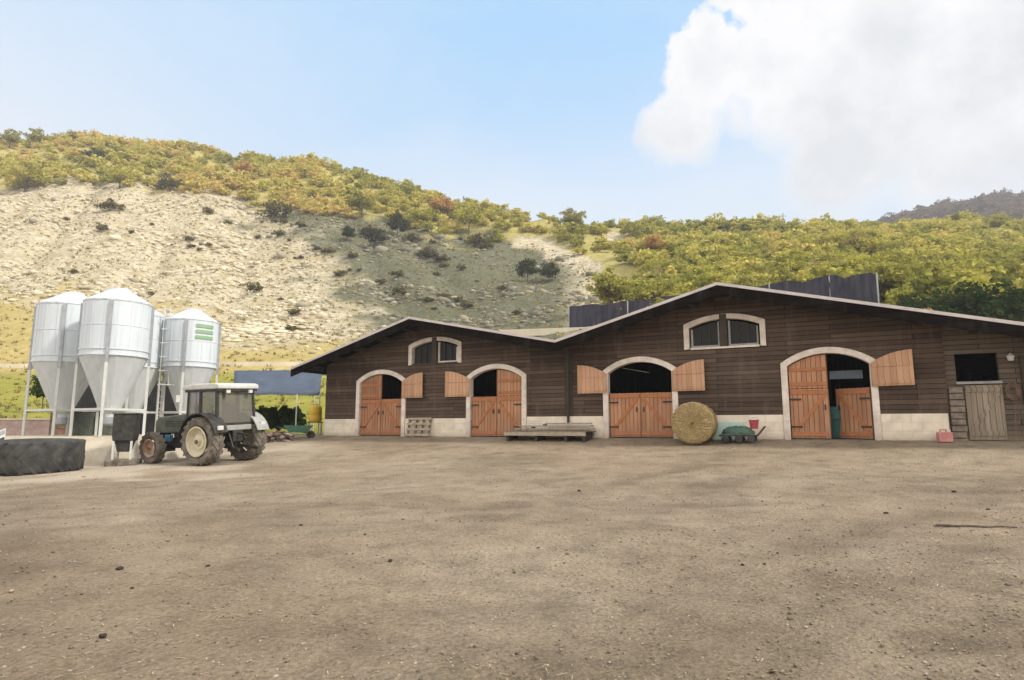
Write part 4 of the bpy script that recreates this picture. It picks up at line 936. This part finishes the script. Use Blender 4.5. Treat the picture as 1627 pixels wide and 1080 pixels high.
P('window', MB().add([(.935,.725,1.37),(.345,.74,1.37),(.325,.725,2.44),(.885,.71,2.44)],[(0,1,2,3)]), M['cabglass'])
P('window', MB().add([(.255,.745,1.37),(-.475,.745,1.37),(-.42,.73,2.44),(.235,.73,2.44)],[(0,1,2,3)]), M['cabglass'])
P('window', MB().add([(.935,-.725,1.37),(.345,-.74,1.37),(.325,-.725,2.44),(.885,-.71,2.44)],[(0,1,2,3)]), M['cabglass'])
P('window', MB().add([(.255,-.745,1.37),(-.475,-.745,1.37),(-.42,-.73,2.44),(.235,-.73,2.44)],[(0,1,2,3)]), M['cabglass'])
P('rear_window', MB().add([(-.53,.69,1.37),(-.53,-.69,1.37),(-.475,-.67,2.44),(-.475,.67,2.44)],[(0,1,2,3)]), M['cabglass'])
P('windscreen', MB().add([(.99,.66,1.37),(.99,-.66,1.37),(.935,-.64,2.44),(.935,.64,2.44)],[(0,1,2,3)]), M['cabglass'])
st_ = P('seat', MB().box(-.2,.22,-.22,.22,1.362,1.52).box(-.26,-.16,-.22,.22,1.52,2.02), M['black'], bv=.04)
P('steering_wheel', MB().lathe([(.17,-.015),(.19,0),(.17,.015),(.155,0),(.17,-.015)],24,M=Matrix.Translation((.62,0,1.82)) @ Matrix.Rotation(R(35),4,'Y')).tube((.62,0,1.82),(.85,0,1.4),.03), M['black'], True)
for sd in (1,-1):
    n = 16; inn = []; outp = []
    for k in range(n+1): a = R(12)+R(150)*k/n; inn.append(((RR+.09)*math.cos(a), RR+(RR+.09)*math.sin(a))); outp.append(((RR+.125)*math.cos(a), RR+(RR+.125)*math.sin(a)))
    y0, y1 = sorted((sd*.60, sd*1.10)); P('fender', MB().strip(inn, outp, y0, y1), M['black'] if sd > 0 else M['grey'])
for xa_, ya, za in ((-.92,.80,1.16),(-.80,-1.0,1.22)): P('fender_lamp', MB().box(xa_,xa_+.08,ya,ya+.2,za,za+.14), M['lamp'], bv=.015)
P('rear_panel', MB().box(-.62,-.5,-.56,.56,1.12,1.29), M['grey'], bv=.02)
P('linkage', MB().bar((-.3,.3,.6),(-1.15,.38,.5),.06,.09).bar((-.3,-.3,.6),(-1.15,-.38,.5),.06,.09).bar((-.4,.0,1.05),(-1.1,0,.95),.05,.05).bar((-.45,.25,1.1),(-.8,.33,.55),.04,.04).bar((-.45,-.25,1.1),(-.8,-.33,.55),.04,.04).box(-.62,-.36,-.2,.2,.75,1.12), M['black'])
P('mirror', MB().bar((.96,.70,2.3),(1.12,.94,2.32),.02,.02).box(1.1,1.13,.88,1.04,2.1,2.34), M['lamp'])
# black feed hopper standing ahead of the tractor
X, Y, _ = at(199,700,21.75); z_ = _gi(X,Y); fh = empty('feed_hopper', (X,Y,z_), .25, label='black box hopper on short pale legs standing just ahead of the tractor front wheel', cat='hopper')
P('hopper_body', MB().prism([(-.30,.82),(.30,.82),(.33,1.0),(.33,1.72),(-.33,1.72),(-.33,1.0)],-.3,.3), M['black'], bv=.02, par=fh)
P('rim', MB().box(-.36,.36,-.33,.33,1.723,1.77), M['body'], par=fh)
P('chute', MB().prism([(-.16,.45),(.16,.45),(.26,.817),(-.26,.817)],-.22,.22), M['black'], par=fh)
for a_ in (-.27,.27):
    for b_ in (-.25,.25): P('leg', MB().bar((a_,b_,.2),(a_,b_,.817),.06,.06), M['leg'], par=fh)
P('base', MB().box(-.46,.46,-.4,.4,-.12,.2), M['rubber_mud'], bv=.04, par=fh)
# ------------------------------------------------------------------ left of the barn: blue shelter and odds and ends
sh = empty('tarp_shelter', at(450,690,34), 0, label='open shelter roofed with a sloping blue tarpaulin beside the barn left corner', cat='shelter'); sx_, sy_, sz_ = sh.location
A = at(372,626,33.0); B = at(508,627,32.2); C = at(512,588,36.4); D = at(372,588,37.0); n = 14; vs = []; fs = []
g = random.Random(4)
for j in range(8):
    for i in range(n+1):
        s_, q = i/n, j/7; p = Vector(A).lerp(Vector(B), s_).lerp(Vector(D).lerp(Vector(C), s_), q); sag = -.10*math.sin(PI*s_*3)**2*math.sin(PI*q)
        vs.append((p.x-sx_, p.y-sy_, p.z-sz_+sag+g.uniform(-.02,.02)))
for j in range(7):
    for i in range(n): k = j*(n+1)+i; fs.append((k,k+1,k+n+2,k+n+1))
to = MB().add(vs, fs).build('tarp_roof', M['tarp'], sh, True); so = to.modifiers.new('s','SOLIDIFY'); so.thickness = .02
for (px, Y) in ((473,32.4),(509,32.2),(385,33.0),(400,36.8),(500,36.3)):
    tz = 2.05 if Y < 34 else 3.55; X = (px-CX)/F*Y*1.0
    P('pole', MB().tube((X-sx_,Y-sy_,-.5-sz_),(X-sx_,Y-sy_,tz-sz_),.035,n=8), M['leg'], par=sh)
# hedge in and behind the shelter
hv, hf, ht = [], [], []
pcs = []
for k in range(26):
    V, Fq, T = crown_np(200+k, .62, .62, 12, 40, .085); s_ = k/25; p = Vector(at(392,680,35.2)).lerp(Vector(at(470,680,34.6)), s_)
    pcs.append((V*np.array([1,.8,1.2])+np.array([p.x,p.y+random.uniform(-.2,.2),.55+random.uniform(0,.25)]), Fq, T))
he = mesh_obj('hedge', join_np('hedge', pcs, M['leaf_hedge'])); tag(he, 'dark green hedge growing under the blue tarpaulin', 'hedge')
X, Y, _ = at(500,690,32.0); st_ = empty('tank_stand', (X,Y,_gi(X,Y)), .3, label='wooden stand carrying the yellow tank by the barn corner', cat='stand')
for a in (-.3,.3):
    for b in (-.25,.25): P('leg', MB().box(a-.04,a+.04,b-.04,b+.04,-.1,.6), M['pale_plank'], par=st_)
P('top', MB().box(-.38,.38,-.33,.33,.602,.66), M['plank'], par=st_)
yt = empty('yellow_tank', (X,Y,_gi(X,Y)+.66), .3, label='yellow plastic tank on the stand under the blue tarpaulin', cat='tank')
P('tank_body', MB().lathe([(0,0),(.28,0),(.31,.04),(.31,.3),(.29,.34),(.31,.38),(.31,.7),(.26,.78),(.12,.82),(0,.82)],26), M['yellow'], True, par=yt)
P('lid', MB().lathe([(0,.82),(.11,.82),(.11,.88),(0,.89)],16), M['yellow'], par=yt)
X, Y, _ = at(474,692,29.4); wb_ = empty('wheelbarrow', (X,Y,_gi(X,Y)), R(10), label='green wheelbarrow standing left of the barn corner', cat='wheelbarrow')
m = MB(); top = [(-.62,-.36),(.62,-.30),(.62,.30),(-.62,.36)]; bt = [(-.38,-.24),(.34,-.2),(.34,.2),(-.38,.24)]
m.add([(*p,.62) for p in top]+[(*p,.30) for p in bt]+[(p[0]*.95,p[1]*.93,.615) for p in top]+[(p[0]*.95,p[1]*.93,.32) for p in bt],
      [(i,(i+1)%4,4+(i+1)%4,4+i) for i in range(4)]+[(7,6,5,4)]+[(8+i,12+i,12+(i+1)%4,8+(i+1)%4) for i in range(4)]+[(12,13,14,15)]+[(i,8+i,8+(i+1)%4,(i+1)%4) for i in range(4)])
P('tray', m, M['greenpl'], par=wb_)
P('handle', MB().tube((-.95,-.28,.55),(.5,-.1,.24),.02).tube((-.95,.28,.55),(.5,.1,.24),.02), M['black'], par=wb_)
P('wheel', MB().lathe([(0,-.04),(.16,-.04),(.19,-.02),(.19,.02),(.16,.04),(0,.04)],20,'y',Matrix.Translation((.55,0,.19))), M['rubber'], par=wb_)
for b in (-.2,.2): P('leg', MB().bar((-.4,b,.34),(-.45,b,-.0),.03,.03), M['black'], par=wb_)
# rubble heap behind the tractor
pcs = []
for k in range(60):
    X, Y, _ = at(random.uniform(415,462),690,random.uniform(28.5,30)); r = random.uniform(.08,.22); vs, fs = protos[k%6]
    pcs.append((vs*r+np.array([X,Y,_gi(X,Y)+random.random()*.35]), fs, np.full(len(vs), random.random())))
tag(mesh_obj('rubble', join_np('rubble', pcs, mat_stone('brown_rubble', [(0,(.13,.09,.07)),(.5,(.24,.18,.145)),(1,(.36,.29,.24))], 8))), kind='stuff')

# ------------------------------------------------------------------ behind the barn
def along(p0, p1, n): return [Vector(p0).lerp(Vector(p1), k/n) for k in range(n+1)]
# pale roadside wall at the foot of the left hill
m = MB(); pts = []
for px in range(-200, 521, 24):
    X, Y, z = find(px, 581+ (3 if px < 60 else 0), 50, 110); pts.append(Vector((X,Y,z)))
for a, b in zip(pts, pts[1:]): m.bar(a+Vector((0,0,.1)), b+Vector((0,0,.1)), .4, .75)
tag(m.build('roadside_wall', M['wallstone']), 'long pale low wall along the foot of the rocky hillside', 'wall')
# terrace wall and black netting fence
fp = [(905,74,27),(1000,69,33),(1120,64.5,36),(1230,61,40),(1328,57.5,44),(1405,55,46)]
base = []
for px, Y, h in fp:
    X = (px-CX)/F*Y*1.0; base.append((Vector((X,Y,float(hill_z(X,Y)))), h*Y/F, px))
tw_ = MB(); q = Vector((-.3,-.6,0))
Xl = (795-CX)/F*76
c0 = Vector((Xl,77,at(800,527,77)[2]-.2)); c1 = Vector(((965-CX)/F*71,71,at(960,522,71)[2]-.2))
tw_.bar(c0, c1, .5, .85); tag(tw_.build('terrace_wall', M['wallstone']), 'pale terrace wall seen through the valley between the barn gables', 'wall')
fe = empty('netting_fence', base[0][0], 0, label='black netting fence on pale posts on the terrace behind the barn roof', cat='fence'); fb = base[0][0]
tops = [at(905,487,74)[2], at(1000,478,69)[2], at(1120,464,64.5)[2], at(1230,451,61)[2], at(1328,439,57.5)[2], at(1405,434,55)[2]]
for i in range(len(base)-1):
    a, b = base[i][0], base[i+1][0]; ha, hb = tops[i]-a.z, tops[i+1]-b.z; n = 10; vs = []; g = random.Random(i)
    for k in range(n+1):
        p = a.lerp(b, k/n); hh = ha+(hb-ha)*k/n; off = math.sin(k*.9+i)*.2+g.uniform(-.1,.1); hh += .14*math.sin(k*.8+2*i)+g.uniform(-.12,.08)
        for j in range(5): vs.append((p.x-fb.x+off*.3, p.y-fb.y+off+g.uniform(-.08,.08), p.z-fb.z-.6+(hh+.6)*j/4-(.06*math.sin(PI*((k*2)%n)/n) if j == 4 else 0)))
    o = MB().add(vs, [(k*5+j,(k+1)*5+j,(k+1)*5+j+1,k*5+j+1) for k in range(n) for j in range(4)]).build('netting', M['net'], fe)
    so = o.modifiers.new('s','SOLIDIFY'); so.thickness = .03
for i, (p, h, px) in enumerate(base):
    P('post', MB().tube((p.x-fb.x,p.y-fb.y-.16,p.z-fb.z-.8),(p.x-fb.x,p.y-fb.y-.16,tops[i]-fb.z+.0),.07,n=8), M['rib'], par=fe)
m = MB()
pe = base[-1][0]; pr = pe+Vector((2.2,5.5,0)); vs = []
for k in range(5):
    p = pe.lerp(pr, k/4)
    for zz in (-.8, tops[-1]-pe.z): vs.append((p.x-fb.x, p.y-fb.y+math.sin(k*2)*.1, p.z-fb.z+zz))
o = MB().add(vs, [(2*k,2*k+2,2*k+3,2*k+1) for k in range(4)]).build('netting', M['net'], fe); so = o.modifiers.new('s','SOLIDIFY'); so.thickness = .03

# ------------------------------------------------------------------ small things on the yard
def stick(px, py, length, ang, label, name='stick', r=.018):
    r_ = np.linspace(2.5,20,900); z = r_*zy(py)+CAMZ; X = (px-CX)/F*(r_*math.cos(TH)+(z-CAMZ)*math.sin(TH)); k = int(np.argmax(yard_z(X,r_) >= z)); x, y = float(X[k]), float(r_[k]); m = MB(); P_ = []
    for q in range(6): a = (q/5-.5)*length; xx, yy = x+math.cos(ang)*a+.03*math.sin(q*2), y+math.sin(ang)*a+.03*math.cos(q*3); P_.append(Vector((xx-x,yy-y,_gi(xx,yy)+r-_gi(x,y))))
    for q in range(5): m.tube(P_[q],P_[q+1],r*(1-.1*q),r*(1-.1*(q+1)),7)
    o = m.build(name, M['bark'], None, True); o.location = (x,y,_gi(x,y)); return tag(o, label, 'stick')
stick(1552,838,.95,-.25,'thin dark stick lying on the bare yard at the far right')
def clod(px, py, r, label):
    r_ = np.linspace(2.5,20,900); z = r_*zy(py)+CAMZ; X = (px-CX)/F*(r_*math.cos(TH)+(z-CAMZ)*math.sin(TH)); k = int(np.argmax(yard_z(X,r_) >= z)); x, y = float(X[k]), float(r_[k])
    vs, fs = blob_proto(2, int(px)); me = join_np('clod', [(vs*np.array([r,r*.8,r*.8]), fs, np.full(len(vs),.3))], CLM); o = mesh_obj('clod', me); o.location = (x,y,_gi(x,y)+r*.25); o.rotation_euler.z = px; return tag(o, label, 'clod', 'dark clods on the yard')
CLM = mat_stone('dark_clod', [(0,(.03,.023,.018)),(1,(.09,.07,.052))], 20)
clod(163,1012,.035,'dark clod lying by itself in the bottom left foreground')
clod(190,905,.045,'largest of the dark clods on the left of the yard')
for px, py, r in ((620,892,.035),(478,835,.035),(1226,1068,.022),(1408,816,.04),(580,850,.025),(855,872,.025),(1180,898,.025),(330,900,.025),(210,935,.02),(1570,810,.03),(920,780,.04),(1215,897,.02),(640,826,.03),(1516,782,.045)):
    clod(px, py, r, 'small dark clod of earth lying loose on the bare yard')

hz = MB().box(-1100,1100,-520,720,-260,215).build('haze', M['lamp']); tag(hz, kind='stuff')
hm = bpy.data.materials.new('thin_air'); hm.use_nodes = True; ht_ = hm.node_tree; ht_.nodes.remove(ht_.nodes['Principled BSDF']); pv = ht_.nodes.new('ShaderNodeVolumePrincipled')
pv.inputs['Color'].default_value = (.93,.95,1,1); pv.inputs['Density'].default_value = .00055; pv.inputs['Anisotropy'].default_value = .2; ht_.links.new(pv.outputs[0], ht_.nodes['Material Output'].inputs['Volume']); hz.data.materials.clear(); hz.data.materials.append(hm)
# ------------------------------------------------------------------ light, sky, camera
SUN = Vector((.86,-.34,0)).normalized()*math.cos(R(42)) + Vector((0,0,math.sin(R(42))))
sl = bpy.data.lights.new('sun','SUN'); sl.energy = 2.75; sl.angle = R(6); sl.color = (1,.94,.84)
so = bpy.data.objects.new('sun', sl); COL.objects.link(so); so.rotation_euler = SUN.to_track_quat('Z','Y').to_euler()
w = bpy.data.worlds.new('World'); scene.world = w; w.use_nodes = True; nt = w.node_tree
class WT(NT):
    def __init__(s): s.t = nt
W = WT(); bg = nt.nodes['Background']; bg.inputs[1].default_value = .12
ns = W.n('ShaderNodeTexSky', sky_type='NISHITA', sun_disc=False); ns.sun_elevation = R(42); ns.sun_rotation = math.atan2(SUN.x, SUN.y); ns.air_density = 1.; ns.dust_density = .6; ns.altitude = 900
dirv = W.coord('Generated'); nrm = W.n('ShaderNodeVectorMath', operation='NORMALIZE'); W.l(dirv, nrm.inputs[0]); dv = nrm.outputs[0]
def pxdir(px, py):
    p, q = (px-CX)/F, (CY-py)/F; v_ = Vector((p, math.cos(TH)-q*math.sin(TH), math.sin(TH)+q*math.cos(TH))).normalized(); return v_
n1 = W.noise(dv, 3.2, 9, .55, .3); n2 = W.noise(dv, 8., 6, .6); n3 = W.noise(W.mapping(dv,(1,1,2.2)), 2.2, 6, .6, .6)
dens = None
for px, py, rad in ((1125,115,95),(1250,125,140),(1400,60,230),(1560,170,270),(1340,265,110),(1085,195,75),(1750,60,300),(1230,-60,110),(1480,290,90)):
    d_ = pxdir(px,py); dt = W.n('ShaderNodeVectorMath', operation='DISTANCE'); W.l(dv, dt.inputs[0]); dt.inputs[1].default_value = d_
    cs = 1/(1+((px-CX)/F)**2+((CY-py)/F)**2)**.5; rr = rad/F*cs*.95
    val = W.math('SUBTRACT', 1., W.math('DIVIDE', dt.outputs['Value'], rr))
    dens = val if dens is None else W.math('SMOOTH_MAX', dens, val, .15)
n4 = W.noise(dv, 15., 5, .6)
shape = W.math('ADD', W.math('MULTIPLY', dens, .5), W.math('MULTIPLY', W.math('SUBTRACT', n1, .5), .95))
shape = W.math('ADD', shape, W.math('MULTIPLY', W.math('SUBTRACT', n2, .5), .55)); shape = W.math('ADD', shape, W.math('MULTIPLY', W.math('SUBTRACT', n4, .5), .30))
sep = W.n('ShaderNodeSeparateXYZ'); W.l(dv, sep.inputs[0])
soft = W.ramp(sep.outputs[2], [(.26,.55),(.38,.26),(.53,.06)])      # edges crisper higher up, misty near the horizon
cm = W.math('DIVIDE', shape, soft, clamp=True)
cm = W.ramp(cm, [(0,0),(.35,.55),(.75,.95),(1,1)])
skyc = W.mix(.85, ns.outputs[0], (2.0,4.1,6.35))
hz_ = W.ramp(sep.outputs[2], [(.12,.95),(.34,.70),(.46,.28),(.62,.03)])
left = W.ramp(W.math('MULTIPLY', W.math('ADD', sep.outputs[0], .75), .8), [(.12,1.),(.42,.55),(.70,.0)])
left = W.math('MULTIPLY', left, W.ramp(sep.outputs[2], [(.30,1),(.66,.25)]))
wisp = W.math('MULTIPLY', W.ramp(n3, [(.46,0),(.72,.6)]), W.ramp(sep.outputs[2], [(.15,1.),(.6,.35)]))
skyc = W.mix(W.math('MAXIMUM', hz_, left), skyc, (5.1,5.35,5.75)); skyc = W.mix(wisp, skyc, (5.0,5.3,5.7))
belly = W.math('ADD', W.math('ADD', W.math('MULTIPLY', n1, .9), W.math('MULTIPLY', n2, .5)), W.math('MULTIPLY', W.math('SUBTRACT', .4, sep.outputs[2]), .5))
belly = W.math('ADD', W.math('SUBTRACT', belly, .10), W.math('MULTIPLY', W.math('MINIMUM', shape, .5), .45)); belly = W.math('ADD', belly, W.math('MULTIPLY', W.math('SUBTRACT', n4, .5), .35))
cc = W.mix(W.ramp(belly, [(.52,0),(.86,1)]), (5.9,5.85,5.9), (4.6,4.72,4.88))
skyc = W.mix(cm, skyc, cc)
# unseen bright cloud added overhead and behind the camera to fill the shaded front
back = W.math('MAXIMUM', W.ramp(W.math('MULTIPLY', W.math('SUBTRACT', .25, sep.outputs[1]), 1.6), [(0,0),(.6,1)]), W.ramp(sep.outputs[2], [(.74,0),(.9,1)]))
skyc = W.mix(W.math('MULTIPLY', back, W.ramp(n3, [(.3,.55),(.6,1)])), skyc, (10.5,10.0,9.4))
W.l(skyc, bg.inputs[0])
cam = bpy.data.cameras.new('camera'); co = bpy.data.objects.new('camera', cam); COL.objects.link(co)
cam.sensor_width = 36; cam.lens = 36*F/1627; cam.clip_end = 5000; cam.clip_start = .05
co.location = (0,0,CAMZ); co.rotation_euler = (R(90)+TH,0,0); scene.camera = co
scene.view_settings.view_transform = 'Standard'; scene.view_settings.look = 'None'; scene.view_settings.gamma = 1; scene.view_settings.exposure = .52
